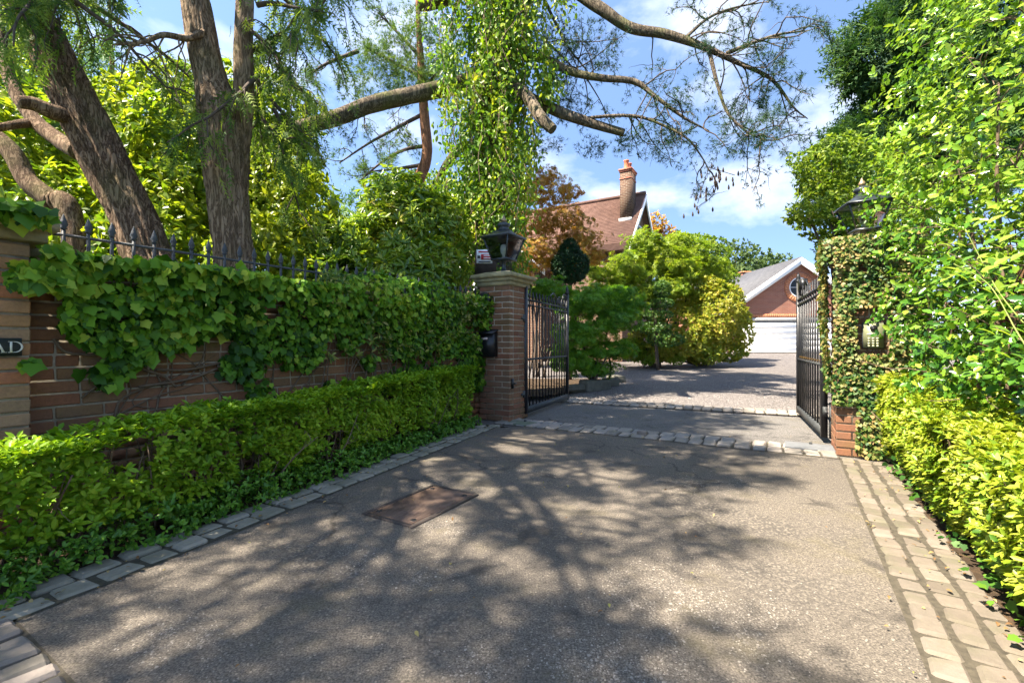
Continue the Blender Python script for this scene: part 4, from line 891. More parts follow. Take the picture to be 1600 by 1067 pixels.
shrub('rhododendron', 'yellow-green shrub right of the forked trunk above the ivy', 'shrub', ells([(430, 330, 7.6, .95, .9), (470, 395, 7.0, .7, .8), (400, 260, 8.2, 1.0, .9), (410, 180, 8.6, .85, .9), (450, 440, 6.6, .6, .8), (400, 400, 6.4, .6, .8)]), 4200, 6, (.08, .15), OVAL, RHO, gnd(430, 7.6), 5, 'shrubs behind the wall', seed=3)
shrub('rhododendron', 'dense glossy rhododendron left of the climber-clad tree', 'shrub', ells([(600, 390, 7.4, .85, .8), (660, 360, 7.6, .7, .9), (620, 320, 8.0, .65, .8), (550, 440, 6.8, .6, .7), (675, 420, 7.0, .5, .8), (640, 440, 6.6, .6, .7), (530, 390, 7.6, .6, .7)]), 2700, 8, (.10, .17), NARROW, RHO2, gnd(620, 7.4), 7, 'shrubs behind the wall', 1.1, .3, seed=4)
def conifer(name, label, base, h, rb, n, mat, seed, fr=(.35, .6), r=.2, bark=BARK_R, z0=.2, lay=10, group=None):
    t0 = thing(name, label, 'tree', base, group); b = np.asarray(base, float); v, t = tube(spline([b, b + A_([.1, .1, h * .5]), b + UP * h], 20), np.linspace(r, .03, 20), 10); mk('trunk', v, t, bark, t0, None, True)
    g = np.random.default_rng(seed); ell = []
    for i in range(lay):
        f = z0 + (1 - z0) * i / lay; rad = rb * (1 - f) ** .75 + .25; m = max(3, int(rad * 3))
        for j in range(m): a = g.uniform(0, 6.28); ell.append((b + A_([math.cos(a) * rad * .55, math.sin(a) * rad * .55, f * h + g.normal() * .15]), (rad * .52, rad * .52, rad * .34)))
    tp, td = blob_tips(ell, n, .3, 1.7, .3, .35, seed); p, R, sc = rosettes(tp, td, 3, fr, .75, -.25, .5, .08); v, t, r_ = inst(FROND, p, R, sc, rng.random(len(p))); o = mk('crown', v, t, mat, t0, r_); o['kind'] = 'stuff'; return t0
def pale(u, v, y, lab, h, rb, n, seed, **k): return conifer('conifer', lab, gnd(u, y), h, rb, n, CYP_B, seed, group='conifers behind the shrubs', **k)
pale(170, 0, 15, 'tall blue-green conifer behind the shrubs, between the two big trunks', 13, 3.0, 2600, 41, fr=(.4, .75))
pale(20, 0, 17, 'tall blue-green conifer behind the shrubs at the far left', 13.5, 3.2, 2000, 42, fr=(.4, .75))
pale(455, 0, 19, 'thin-topped conifer behind the shrubs, right of the forked trunk', 8.6, 1.6, 1300, 43, fr=(.35, .6))
pale(570, 0, 16, 'soft grey-green conifer low behind the glossy rhododendron', 6.6, 2.2, 1900, 44, fr=(.35, .65))

# ---------------- central pine clad in a climber
tp_ = thing('pine_tree', 'tall dark pine with spreading bare limbs behind the left pillar', 'tree', gnd(775, 9.0))
pp_ = px_path([(778, 640, 9.0), (776, 450, 9.0), (770, 330, 9.0), (772, 200, 9.0), (778, 90, 9.0), (785, 0, 9.0), (800, -160, 9.0), (820, -330, 9.0)])
v, t = bark_trunk(pp_, [.46, .36, .33, .31, .29, .27, .22, .14], 40, 110, .04, 8, 31); mk('trunk', v, t, BARK_P, tp_, None, True)
LIMB = [([(760, 122, 9), (706, 136, 8.9), (640, 150, 8.6), (580, 163, 8.3), (520, 186, 8.1), (470, 198, 7.9), (410, 206, 7.7)], (.17, .17, .155, .145, .135, .11, .07)),
        ([(800, -140, 9), (850, -60, 8.8), (905, -10, 8.6), (945, 18, 8.4), (985, 44, 8.3), (1040, 54, 8.1), (1095, 72, 7.9), (1150, 97, 7.8), (1205, 124, 7.7), (1240, 168, 7.6), (1262, 186, 7.6)], (.14, .13, .115, .105, .09, .078, .06, .042, .028, .016, .008)),
        ([(785, 85, 9), (848, 92, 8.7), (890, 112, 8.5), (940, 122, 8.3), (992, 128, 8.2), (1025, 152, 8.1), (1070, 185, 8.0), (1108, 205, 8)], (.09, .08, .07, .062, .055, .04, .025, .012)),
        ([(780, 140, 9), (840, 160, 8.8), (880, 178, 8.5), (930, 195, 8.4), (975, 208, 8.3)], (.12, .11, .10, .085, .07)),
        ([(785, 120, 9), (822, 150, 8.3), (845, 184, 7.9), (864, 203, 7.8)], (.12, .11, .10, .085)),
        ([(905, 186, 8.45), (960, 181, 8.2), (1000, 183, 8.1), (1040, 198, 8), (1075, 218, 7.9), (1098, 248, 7.9), (1108, 268, 7.9)], (.03, .028, .026, .022, .018, .012, .006)),
        ([(1108, 80, 7.9), (1122, 135, 7.7), (1138, 178, 7.6), (1170, 208, 7.5), (1195, 220, 7.5)], (.035, .028, .022, .014, .006)),
        ([(1070, 60, 8), (1108, 28, 8.2), (1150, 12, 8.3), (1200, 3, 8.4)], (.03, .024, .018, .008)), ([(1135, 84, 7.85), (1170, 70, 7.6), (1215, 55, 7.5), (1265, 48, 7.4)], (.035, .028, .02, .008)),
        ([(775, 250, 9), (728, 228, 9.2), (700, 255, 9.3), (682, 290, 9.4), (665, 330, 9.4)], (.11, .1, .09, .07, .05)),
        ([(700, 0, 8.9), (672, 6, 8.8), (655, 8, 8.8)], (.12, .12, .11)), ([(850, 60, 8.9), (880, 90, 8.8), (905, 115, 8.7), (925, 118, 8.7)], (.02, .018, .016, .01)), ([(840, -20, 9), (865, 30, 9), (885, 70, 8.9), (918, 112, 8.8)], (.03, .028, .024, .012))]
twg = Geo(); TP, TD = [], []
for i, (pts, r) in enumerate(LIMB):
    p = px_path(pts); v, t = bark_trunk(p, r, 18, 70, .02 if r[0] > .05 else .004, 6, 40 + i); mk('limb', v, t, BARK_P, tp_, None, True)
    if i in (3, 4, 10): continue
    if i == 0: sb = sub_branches(spline(p, 60), 6, (.5, 1.2), .012, 60 + i, (.3, 1), .3)
    else: sb = sub_branches(spline(p, 60), {1: 17, 2: 16, 5: 9, 6: 10, 7: 8, 8: 9, 9: 3, 11: 5, 12: 8}[i], (.5, 1.5), .014, 60 + i, (.25, 1) if i != 1 else (.45, 1), .25, .9)
    for a, rr in sb:
        twg.add(*tube(a, rr, 5)); s2_ = sub_branches(a, 4, (.25, .6), .006, int(rng.integers(1e6)), (.3, 1), .2)
        for b_, rb_ in s2_:
            twg.add(*tube(b_, rb_, 4))
            if rng.random() < .58: TP += [b_[-1], b_[6], b_[4]]; TD += [b_[-1] - b_[-3]] * 3
        if rng.random() < .7: TP += [a[-1], a[-2], a[-3]]; TD += [a[-1] - a[-3]] * 3
x = twg.build('twig', BARK_D, tp_, True); x['kind'] = 'stuff'
# needle clumps on the twigs plus fuller sprays near the trunk
TP, TD = A_(TP), A_(TD)
for (u, v_, y, r, n) in ((850, 160, 9.4, .75, 140), (860, 60, 9.3, .7, 120), (935, 80, 8.8, .6, 60), (845, 215, 9.2, .5, 60), (925, 232, 8.8, .28, 28), (975, 225, 8.6, .25, 22), (1030, 205, 8.2, .3, 26), (1150, 215, 7.7, .5, 44), (1080, 150, 8, .5, 30)):
    a, b = blob_tips([(P(u, v_, y), (r, r, r * .6))], n, .4, 2.5, .5, 1, int(u)); TP = np.vstack([TP, a]); TD = np.vstack([TD, b])
n = len(TP); TP = np.repeat(TP, 4, 0) + rng.normal(size=(n * 4, 3)) * .045; TD = np.repeat(nrm(TD), 4, 0) + rng.normal(size=(n * 4, 3)) * .5
v, t, r = inst(TUFT, TP, frames(TD, rand_unit(len(TP))), rng.uniform(.07, .125, len(TP)), rng.random(len(TP))); needles = [(v, t, r)]
crown = lumps((-2.2, 10.2, 12.0), (3.6, 3.6, 1.4), 90, (.28, .6), 14, .5)
a, b = blob_tips(crown, 3600, .35, 1.8, .5, 1, 14); p, R, sc = rosettes(a, b, 4, (.16, .28), .8, .1, .6, .1); needles.append(inst(TUFT, p, R, sc, rng.random(len(p)))); crown_part(tp_, needles, PINE); limbs_to(tp_, pp_[-2:], [c for c, r in crown[::5]], .05, BARK_P, 'limb', 9)
# cones hanging from the longest spray
g = Geo(); g2 = np.random.default_rng(8)
hp = spline(px_path([(1108, 262, 7.9), (1128, 268, 7.85), (1148, 274, 7.8)]), 8); hq = spline(px_path([(1108, 262, 7.9), (1098, 290, 7.9), (1090, 318, 7.9)]), 8)
for q in (hp, hq): g.add(*tube(q, .006, 5), .3)
for i in range(42):
    b_ = hp if i % 2 else hq; c = b_[g2.integers(8)] + g2.normal(size=3) * A_([.10, .1, .09]) - UP * .10; tv, tt = lathe([(.0, .0), (.016, .02), (.018, .045), (.010, .08), (0, .10)], 6); g.add(tv + c - UP * .05, tt, g2.random())
x = g.build('seed_cluster', plain('dark_seed', (.035, .022, .016), .8, .3, 20, 0), tp_, True); x['kind'] = 'stuff'
# the climber
cl = thing('climbing_plant', 'yellow-green leafy climber hanging in swags round the tall pine trunk', 'climber', gnd(765, 8.6))
sw = []; g2 = np.random.default_rng(17); vines = Geo(); TP, TD = [], []
for i in range(330):
    v0 = g2.uniform(-160, 375); wd = np.interp(v0, [-160, 0, 60, 200, 300, 350], [95, 85, 75, 62, 52, 40]); u0 = 772 + np.clip(g2.normal() * .6, -1.1, 1.1) * wd + np.interp(v0, [0, 300], [8, -8]); y = 8.95 - abs(g2.normal()) * .45
    l = g2.uniform(.5, 1.3); s = P(u0, v0, y); pth = spline([s, s + A_([g2.normal() * .12, -.1, -l * .45]), s + A_([g2.normal() * .16, -.12, -l])], 9); vines.add(*tube(pth, .006, 4))
    m = int(36 * l) + 8; i_ = g2.integers(0, 9, m); TP.append(pth[i_] + g2.normal(size=(m, 3)) * .11); TD.append(nrm(A_([0, -.15, -.8]) + g2.normal(size=(m, 3)) * .65))
for (u0, v0, l) in ((700, 250, 1.3), (712, 290, 1.2), (722, 330, 1.0), (690, 285, .9), (706, 90, 1.0), (692, 60, .9), (838, 60, 1.2), (845, 20, 1.1), (825, 240, 1.0), (720, 385, .55), (860, 120, .5)):
    for j in range(4):
        s = P(u0 + g2.normal() * 8, v0 + g2.normal() * 10, 8.4); m = 45; f = g2.random(m); TP.append(s - UP * l * f[:, None] + g2.normal(size=(m, 3)) * .09); TD.append(nrm(A_([0, -.15, -1.0]) + g2.normal(size=(m, 3)) * .4))
m = 7500; f = g2.random(m); th_ = g2.uniform(0, 6.28, m); pt = spline(pp_, 60)[(8 + f * 44).astype(int)]; rd_ = g2.uniform(.34, .68, m)
TP.append(pt + np.stack([np.cos(th_) * rd_, np.sin(th_) * rd_, g2.normal(size=m) * .1], -1)); TD.append(nrm(A_([0, -.15, -.9]) + g2.normal(size=(m, 3)) * .5))
vines.build('vine', STEM, cl, True)
TP, TD = np.vstack(TP), np.vstack(TD); n = len(TP); v, t, r = inst(OVAL, TP, frames(TD, rand_unit(n) + A_([0, -.7, .4])), rng.uniform(.06, .13, n), np.clip(fbm(TP * 1.3, 7) * .9 - .2 + rng.random(n) * .5, .001, 1)); x = mk('foliage', v, t, CLI, cl, r); x['kind'] = 'stuff'
# slender red-barked pine beyond
rp = thing('red_pine', 'slender red-barked pine beyond the rhododendron with feathery bright green crown', 'tree', gnd(650, 15))
v, t = bark_trunk(px_path([(640, 560, 15), (648, 330, 15), (652, 290, 15), (667, 245, 15), (664, 190, 15), (660, 140, 15), (655, 60, 15), (652, 0, 15)]), [.24, .2, .19, .17, .16, .14, .1, .06], 20, 70, .02, 6, 71); mk('trunk', v, t, BARK_R, rp, None, True)
g = Geo(); TP, TD = [], []
for i, pts in enumerate(([(662, 178, 15), (620, 200, 14.8), (575, 225, 14.6), (530, 255, 14.5)], [(664, 228, 15), (630, 235, 14.6), (595, 255, 14.4), (560, 285, 14.3)], [(660, 258, 15), (620, 264, 15), (580, 268, 15.1)], [(658, 120, 15), (610, 95, 14.8), (570, 75, 14.7)], [(657, 90, 15), (620, 50, 15), (590, 20, 15)], [(660, 140, 15), (690, 110, 14.6), (720, 95, 14.4)], [(560, 80, 14.6), (510, 100, 14.3), (480, 120, 14.2)])):
    p = spline(px_path(pts), 20); g.add(*tube(p, np.linspace(.07, .02, 20), 6))
    for a, rr in sub_branches(p, 9, (.6, 1.6), .018, 80 + i, (.2, 1), .1): g.add(*tube(a, rr, 5)); TP += list(a[3:]); TD += [a[-1] - a[0]] * 6
g.build('limb', BARK_D, rp, True)
a, b = blob_tips([(P(620, 95, 15), (1.3, 1.0, .7)), (P(660, 70, 15), (1.2, 1, .8)), (P(575, 130, 15), (.9, .8, .5)), (P(640, 130, 14.6), (.8, .8, .5)), (P(690, 120, 14.6), (.7, .7, .5))], 600, .4, 2, .5, 1, 90)
TP, TD = np.vstack([A_(TP), a]), np.vstack([A_(TD), b]); n = len(TP); TP = np.repeat(TP, 4, 0) + rng.normal(size=(n * 4, 3)) * .10; TD = np.repeat(nrm(TD), 4, 0) + rng.normal(size=(n * 4, 3)) * .5 + A_([0, 0, .3])
crown_part(rp, [inst(TUFT, TP, frames(TD, rand_unit(len(TP))), rng.uniform(.14, .24, len(TP)), rng.random(len(TP)))], PINE_L)

# ---------------- ivy on the left wall
iv = thing('wall_ivy', 'dark green ivy draped over the left garden wall, pier and railing foot', 'ivy', W(2.3, .05, 0))
n = 24000; s = rng.uniform(-.02, 5.35, n); z = rng.uniform(.42, 1.74, n)
edge = .86 + (fbm(np.column_stack([s * 2.6, s * 0, s * 0]), 3) - .5) * 1.3; edge = np.where(s < .9, edge - .1, edge)
hole = fbm(np.column_stack([s * 4.4, z * 4.4, s * 0]), 7); keep = (z > edge) & (hole > .30) | (hole > .62) & (z > .56) & (z < 1.2) | (z > 1.52)
keep &= ~((s > 4.60) & (z < 1.40) & (hole < .70)); keep &= ~((s > 4.85) & (z < 1.56)); keep &= ~((s > 4.55) & (z < .98)); keep &= ~((s > 4.78) & (z < 1.03 + .1) & (z > .98)); s, z = s[keep], z[keep]; n = len(s)
bul = fbm(np.column_stack([s * 2.3, z * 2.0, s * 0]), 9); off = .015 + rng.random(n) ** 1.4 * .13 + np.clip(z - .9, 0, 1) ** 1.3 * .30 * bul * 1.5 + (s > 4.62) * .13
top = rng.random(n) < np.clip((z - 1.50) * 3.5, 0, .8); off = np.where(top, off - rng.random(n) * .42, off); z = np.where(top, 1.56 + bul * np.where(s < 2.7, .30, .10) + rng.random(n) * .04, np.minimum(z, np.where(s < 2.7, 1.74, 1.63)))
ontop = (s > 4.7) & (z > 1.55); z = np.where(ontop, np.minimum(z + .17 + bul * .1, 1.99), z)
pos = O - DV * s[:, None] + NV * off[:, None] + UP * z[:, None]
axv = nrm(-UP * 1.0 + NV * .35 + rng.normal(size=(n, 3)) * .5); axv = np.where(top[:, None], nrm(NV * .8 - UP * .3 + rng.normal(size=(n, 3)) * .6), axv)
nv = nrm(NV * 1.0 + UP * .55 + rng.normal(size=(n, 3)) * .55); nv = np.where(top[:, None], nrm(UP + NV * .5 + rng.normal(size=(n, 3)) * .35), nv)
sc = rng.uniform(.026, .066, n) * (1 + .5 * (s > 3.4) * rng.random(n))
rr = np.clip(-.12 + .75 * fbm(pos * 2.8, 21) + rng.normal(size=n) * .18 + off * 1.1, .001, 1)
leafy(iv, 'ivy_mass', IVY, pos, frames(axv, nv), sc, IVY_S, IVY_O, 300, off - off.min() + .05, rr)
g = Geo(); g2 = np.random.default_rng(3)
for i in range(26):
    s0 = g2.uniform(.2, 4.6); z0 = g2.uniform(.35, .8); q = [W(s0, .018, z0)]; d = A_([g2.normal() * .5, 0, 1.0])
    for j in range(6): d = d + A_([g2.normal() * .45, 0, g2.normal() * .2]); d = d / np.linalg.norm(d); q.append(q[-1] + (DV * d[0] + UP * abs(d[2])) * .13)
    g.add(*tube(spline(q, 16), np.linspace(g2.uniform(.004, .011), .003, 16), 5))
for pts in ([(4.62, 1.12), (4.56, 1.04), (4.42, 1.02)], [(4.35, 1.03), (4.2, .93), (4.05, .86), (3.98, .78)], [(4.1, .91), (3.9, .90), (3.6, .95), (3.35, .9)], [(3.7, .92), (3.5, .84), (3.4, .76)], [(4.2, .80), (3.9, .83), (3.7, .9)]): g.add(*tube(spline([W(a, .035, b) for a, b in pts], 16), .009, 6))
x = g.build('ivy_stem', STEM, iv, True); x['kind'] = 'stuff'
# lighter, long-leaved shrub sprays growing through the ivy near the gate
ps = thing('variegated_climber', 'yellow-edged leafy sprays growing through the ivy near the gate pillar', 'climber', W(1.2, .1, 0))
n = 420; s = rng.uniform(-.05, 2.9, n) ; z = rng.uniform(.95, 1.72, n); tpz = O - DV * s[:, None] + NV * (.10 + rng.random(n) * .18 * (z - .6))[:, None] + UP * z[:, None]; keep = fbm(tpz * 2.4, 33) > .47; tpz = tpz[keep]
p, R, sc = rosettes(tpz, np.repeat((NV * .8 + UP * .4)[None], len(tpz), 0) + rng.normal(size=(len(tpz), 3)) * .3, 7, (.05, .085), 1.0, .1); VAR = leaf_mat('variegated_leaf', [(.05, .12, .02), (.12, .2, .03), (.24, .29, .05), (.34, .34, .10)], False, .35, .4, .4); v, t, r = inst(NARROW, p, R, sc, rng.random(len(p))); x = mk('foliage', v, t, VAR, ps, r); x['kind'] = 'stuff'
g = Geo()
for i in range(26): s0 = rng.uniform(.1, 2.7); g.add(*tube(spline([W(s0, .03, .1), W(s0 + rng.normal() * .08, .05, .6), W(s0 + rng.normal() * .2, .1, 1.3)], 10), np.linspace(.010, .004, 10), 5))
x = g.build('stem', STEM, ps, True); x['kind'] = 'stuff'

# ---------------- left hedge along the wall
hd = thing('clipped_hedge', 'bright green clipped hedge running along the foot of the left wall', 'hedge', (LX(3) - .6, 3.0, 0))
def hedge_tips(n, fx, h, dens, seed, y0, y1, side, wd, lo=.16, lean=0.0):
    """tips over the front, top and back of a hedge whose front line is fx(Y); side=-1 hedge lies to the left of it"""
    y = rng.uniform(y0, y1, n); f = rng.random(n); a = np.where(f < .58, 0, np.where(f < .94, 1, 2)); wob = (fbm(np.column_stack([y * 2.6, f * 2, y * 0]), seed) - .5) * .22; hh = h(y) + (fbm(np.column_stack([y * 3.5, y * 0, y * 0]), seed + 1) - .5) * .09
    q = rng.random(n); z = np.where(a == 1, hh + rng.normal(size=n) * .018, lo + (hh - lo) * q); dep = np.where(a == 0, wob + .03 + rng.random(n) * .10 + .10 * (1 - z / hh), np.where(a == 1, q * wd(y), wd(y) - .05 * rng.random(n)))
    dep = dep - lean * np.sin(np.clip(z / hh, 0, 1) * 2.5) * (a == 0) - lean * .5 * (a == 1); xx = fx(y) + side * dep; nr = np.where((a == 0)[:, None], -side * A_([.857, -.514 * 1, 0]) if side < 0 else A_([-.857, .4, 0]), np.where((a == 1)[:, None], UP, side * A_([.857, -.514, 0])))
    tp = np.column_stack([xx, y, z]); keep = fbm(tp * dens[1], seed + 4) > dens[0]; keep |= (a == 1) & (rng.random(n) < .6); return tp[keep], nrm(nr + UP * .45)[keep]
FXL = lambda y: -2.16 + .43 * (y - 1.84) - .06 - np.clip(y - 1.8, 0, 4) * .004
tp, td = hedge_tips(7200, FXL, lambda y: np.interp(y, [.5, 2.2, 4.2, 6.2], [.60, .60, .68, .76]), (.36, 3.4), 71, .5, 6.05, -1, lambda y: np.interp(y, [.5, 2, 6], [.55, .52, .30]))
p, R, sc = rosettes(tp, td, 7, (.028, .055), .95, .35)
leafy(hd, 'hedge_mass', OVAL, p, R, sc, HED_S, HED_O, 300, None, np.clip(np.repeat(fbm(tp * 3, 5), 7) * .6 + rng.random(len(p)) * .45, .001, 1))
g = Geo(); g2 = np.random.default_rng(9)
for i in range(150):
    y = g2.uniform(.7, 6.0); x0 = FXL(y) - g2.uniform(.14, .4); h = g2.uniform(.4, .62); q = A_([x0, y, 0]); e = q + A_([g2.normal() * .13, g2.normal() * .13, h]); pth = spline([q, (q + e) / 2 + g2.normal(size=3) * .04, e], 8); g.add(*tube(pth, np.linspace(g2.uniform(.006, .011), .003, 8), 5))
    for a, r in sub_branches(pth, 3, (.12, .3), .0035, int(g2.integers(1e6)), (.3, 1), -.1): g.add(*tube(a, r, 4))
x = g.build('stem', STEM, hd, True); x['kind'] = 'stuff'
# low ground cover at the hedge foot
TPs, TDs = [], []; g2 = np.random.default_rng(23); y = .6
while y < 6.05:
    r = g2.uniform(.10, .17) * (1.0 if y < 4 else .8); c = A_([FXL(y) - g2.uniform(.06, .14), y, r * .40]); a, b = blob_tips([(c, (r * 1.15, r * 1.25, r * .95))], int(170 * (r / .14) ** 2), .2, 5, .15, .5, int(y * 100), zmin=.01); TPs.append(a); TDs.append(b); y += r * g2.uniform(.9, 1.7)
p, R, sc = rosettes(np.vstack(TPs), np.vstack(TDs), 6, (.022, .040), .9, .5, .3, .01); v, t, r = inst(OVAL, p, R, sc, rng.random(len(p))); tag(mk('ground_cover', v, t, GCOV, None, r), 'low dark green leafy ground cover along the foot of the left hedge', None, None, 'stuff')

# ---------------- right hedge, golden
hr = thing('golden_hedge', 'golden variegated clipped hedge along the right edge of the drive', 'hedge', (RX(3) + .7, 3.0, 0))
FXR = lambda y: RX(y) + .42
tp, td = hedge_tips(7500, FXR, lambda y: np.interp(y, [.4, 2, 3.0, 4.3], [.60, .64, .72, .80]), (.30, 3.6), 81, .5, 4.12, 1, lambda y: .66 + 0 * y, .06, .13)
m = 900; q = rng.random((m, 2)); yy = 4.12 + rng.normal(size=m) * .02; tpe = np.column_stack([FXR(4.12) - .1 * q[:, 1] + .75 * q[:, 0], yy, .08 + .70 * q[:, 1]]); tp = np.vstack([tp, tpe]); td = np.vstack([td, np.repeat(A_([[-.3, .8, .3]]), m, 0)])
p, R, sc = rosettes(tp, td, 7, (.026, .046), .95, .3)
leafy(hr, 'hedge_mass', OVAL, p, R, sc, GOL_S, GOL_O, 300, None, np.clip(np.repeat(fbm(tp * 4, 5), 7) * .55 + rng.random(len(p)) * .5 - .05, .001, 1))
g = Geo(); g2 = np.random.default_rng(29)
for i in range(120):
    y = g2.uniform(.6, 4.3); x0 = FXR(y) + g2.uniform(.12, .5); q = A_([x0, y, 0]); e = q + A_([g2.normal() * .12, g2.normal() * .12, g2.uniform(.4, .65)]); pth = spline([q, (q + e) / 2 + g2.normal(size=3) * .03, e], 8); g.add(*tube(pth, np.linspace(.008, .003, 8), 5))
x = g.build('stem', STEM, hr, True); x['kind'] = 'stuff'

# ---------------- right wall: holly and ivy bank
hb = thing('holly_bank', 'tall glossy green holly and ivy bank rising behind the golden hedge', 'holly', (4.6, 3.0, 0))
eh = ells([(1485, 330, 4.0, .62, .9), (1490, 220, 4.1, .60, .9), (1560, 130, 3.9, .72, .9), (1600, 240, 3.4, .75, .9), (1560, 400, 3.4, .62, .9), (1502, 420, 4.2, .48, .9), (1600, 0, 4.0, .72, .9), (1640, 60, 3.5, .8, 1), (1620, 480, 2.9, .55, .9), (1500, 500, 3.6, .48, .9), (1510, 545, 4.0, .38, .8), (1600, 590, 2.75, .42, .8), (1520, 585, 3.25, .36, .8), (1460, 345, 4.3, .36, .8), (1640, -110, 4.1, .85, 1), (1690, 350, 3, .7, 1), (1700, 560, 2.3, .5, .9), (1720, 150, 3.2, .9, 1), (1510, 450, 4.7, .6, .9), (1560, 470, 4.3, .65, .9), (1600, 400, 4.2, .8, .9), (1520, 330, 4.8, .7, .9)]) + [((3.55, 1.75, 1.5), (.55, .7, .7)), ((3.6, 1.6, 2.6), (.7, .8, .8))]
tp, td = blob_tips(eh, 9000, .5, 3.4, .3, .25, 6)
p, R, sc = rosettes(tp, nrm(td + A_([-.35, -.15, .15])), 6, (.028, .074), 1.0, .35, .45, .05)
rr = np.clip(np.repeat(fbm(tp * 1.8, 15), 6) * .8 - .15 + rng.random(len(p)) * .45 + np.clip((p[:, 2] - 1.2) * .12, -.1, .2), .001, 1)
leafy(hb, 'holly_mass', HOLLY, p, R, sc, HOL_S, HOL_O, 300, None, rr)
g = Geo(); g2 = np.random.default_rng(37)
for c, r in eh:
    b0 = A_([c[0] + .5, c[1] - .1, 0]); pth = spline([b0, (b0 + c) / 2 + g2.normal(size=3) * .12, c], 12); g.add(*tube(pth, np.linspace(.03, .008, 12), 6))
    for a, q in sub_branches(spline([c - UP * .2, c + A_([-.3, -.1, .2])], 8), 7, (.35, .75), .006, int(g2.integers(1e6)), (0, 1), 0): g.add(*tube(a, q, 5))
x = g.build('branch', STEM, hb, True); x['kind'] = 'stuff'
rw = thing('boundary_wall', 'brick boundary wall buried under the holly and ivy on the right', 'wall', CR_ + NV * .6)
Geo().box(CR_ + NV * .95 + DV * .26 - DV * 1.9 + UP * .85 + NV * .4, (.22, 4.2, 1.7), np.stack([NV, DV, UP])).build('brickwork', BRICK_LS, rw)
# ivy over the right pillar
ri_ = thing('pillar_ivy', 'small-leaved bronze and green ivy clothing the right gate pillar', 'ivy', CR_ + NV * .2)
n = 9500; f = rng.random(n); z = rng.uniform(.02, 2.06, n); a = rng.uniform(-.02, .58, n); ff = f < .68
edge = .60 + fbm(np.column_stack([a * 4, f * 0, f * 0]), 2) * .25
keep = z > np.where(ff, np.where(a > .16, .0, .5), edge - .1); hole = fbm(np.column_stack([a * 5, z * 5, ff * 3.0]), 44); keep &= (hole > .28); keep &= ~(ff & (np.abs(a - .285) < .13) & (z > 1.0) & (z < 1.43))
a, z, ff = a[keep], z[keep], ff[keep]; n = len(a); bl_ = fbm(np.column_stack([a * 4, z * 3.5, ff * 2.0]), 47); off = .012 + rng.random(n) * .05 + .12 * bl_ * np.clip(z - .7, 0, 1)
pos = np.where(ff[:, None], CR_ + NV * a[:, None] - DV * off[:, None], CR_ - NV * off[:, None] + DV * a[:, None]) + UP * z[:, None]
m = 1300; tpos = CR_ + NV * rng.uniform(-.1, .62, (m, 1)) + DV * rng.uniform(-.1, .62, (m, 1)) + UP * (2.05 + .10 * fbm(rng.random((m, 3)) * 3, 3))[:, None]; m2 = 900; e_ = rng.uniform(-.12, .64, (m2, 1)); sd_ = rng.random((m2, 1)) < .55; zc_ = UP * rng.uniform(1.86, 2.10, (m2, 1)); cpos = np.where(sd_, CR_ + NV * e_ - DV * rng.uniform(.095, .14, (m2, 1)), CR_ - NV * rng.uniform(.095, .14, (m2, 1)) + DV * e_) + zc_
nn = np.vstack([np.where(ff[:, None], -DV, -NV), np.repeat(UP[None], m, 0), np.where(sd_, -DV, -NV)]); pos = np.vstack([pos, tpos, cpos]); n = len(pos)
axv = nrm(-UP * .9 + nn * .4 + rng.normal(size=(n, 3)) * .5); leafy(ri_, 'ivy_mass', IVY, pos, frames(axv, nrm(nn + UP * .5 + rng.normal(size=(n, 3)) * .4)), rng.uniform(.02, .040, n), PIVY_S, PIVY_O, 250, None, np.clip(.1 + fbm(pos * 3, 51) * .7 + rng.normal(size=n) * .2, .001, 1))
g = Geo(); g2 = np.random.default_rng(41)
for i in range(34):
    a0 = g2.uniform(.03, .5); q = [CR_ + NV * a0 - DV * .012 + UP * g2.uniform(.3, 1.3)]
    for j in range(5): q.append(q[-1] + NV * g2.normal() * .05 + UP * g2.uniform(.03, .14))
    g.add(*tube(spline(q, 12), g2.uniform(.003, .007), 5))
x = g.build('ivy_stem', STEM, ri_, True); x['kind'] = 'stuff'
# ivy trailing on the paving edge at lower right, rose shoot
rs = thing('rose_shoot', 'long pale green rose shoot with paired leaves reaching from the holly', 'shoot', P(1600, 640, 2.3))
g = Geo(); pth = spline(px_path([(1640, 540, 2.2), (1600, 505, 2.3), (1560, 455, 2.4), (1530, 400, 2.5), (1508, 358, 2.55)]), 24); g.add(*tube(pth, np.linspace(.004, .002, 24), 5))
pt2 = spline(px_path([(1640, 600, 2.1), (1590, 520, 2.25), (1545, 445, 2.4), (1490, 412, 2.5)]), 24); g.add(*tube(pt2, np.linspace(.004, .002, 24), 5)); g.build('stem', plain('green_stem', (.2, .25, .05), .6, .2, 20, 0), rs, True)
TPx, AX_, = [], []
for q in (pth, pt2):
    for k in range(3, 24, 4):
        base = q[k]
        for sd in (-1, 1):
            d = nrm(A_([sd * .8 - .15, -.25 * sd, .12 + rng.normal() * .15]))
            for j in range(1, 4): TPx.append(base + d * j * .033); AX_.append(nrm(d + A_([0, 0, (j % 2 - .5) * 1.0])))
me = mesh_from('leaf_shape', *OVAL8); me.materials.append(leaf_mat('rose_leaf', [(.10, .22, .03), (.2, .33, .04), (.3, .4, .05)], True, .45, .45, .3))
for q, d in zip(TPx, AX_): piece('leaf', me, mat4(q, frames(d[None], A_([[rng.normal() * .3, -.4, 1]]))[0], rng.uniform(.06, .095)), rs)
tr = thing('trailing_ivy', 'ivy trailing out from under the golden hedge onto the setts', 'ivy', (FXR(2), 2.0, 0))
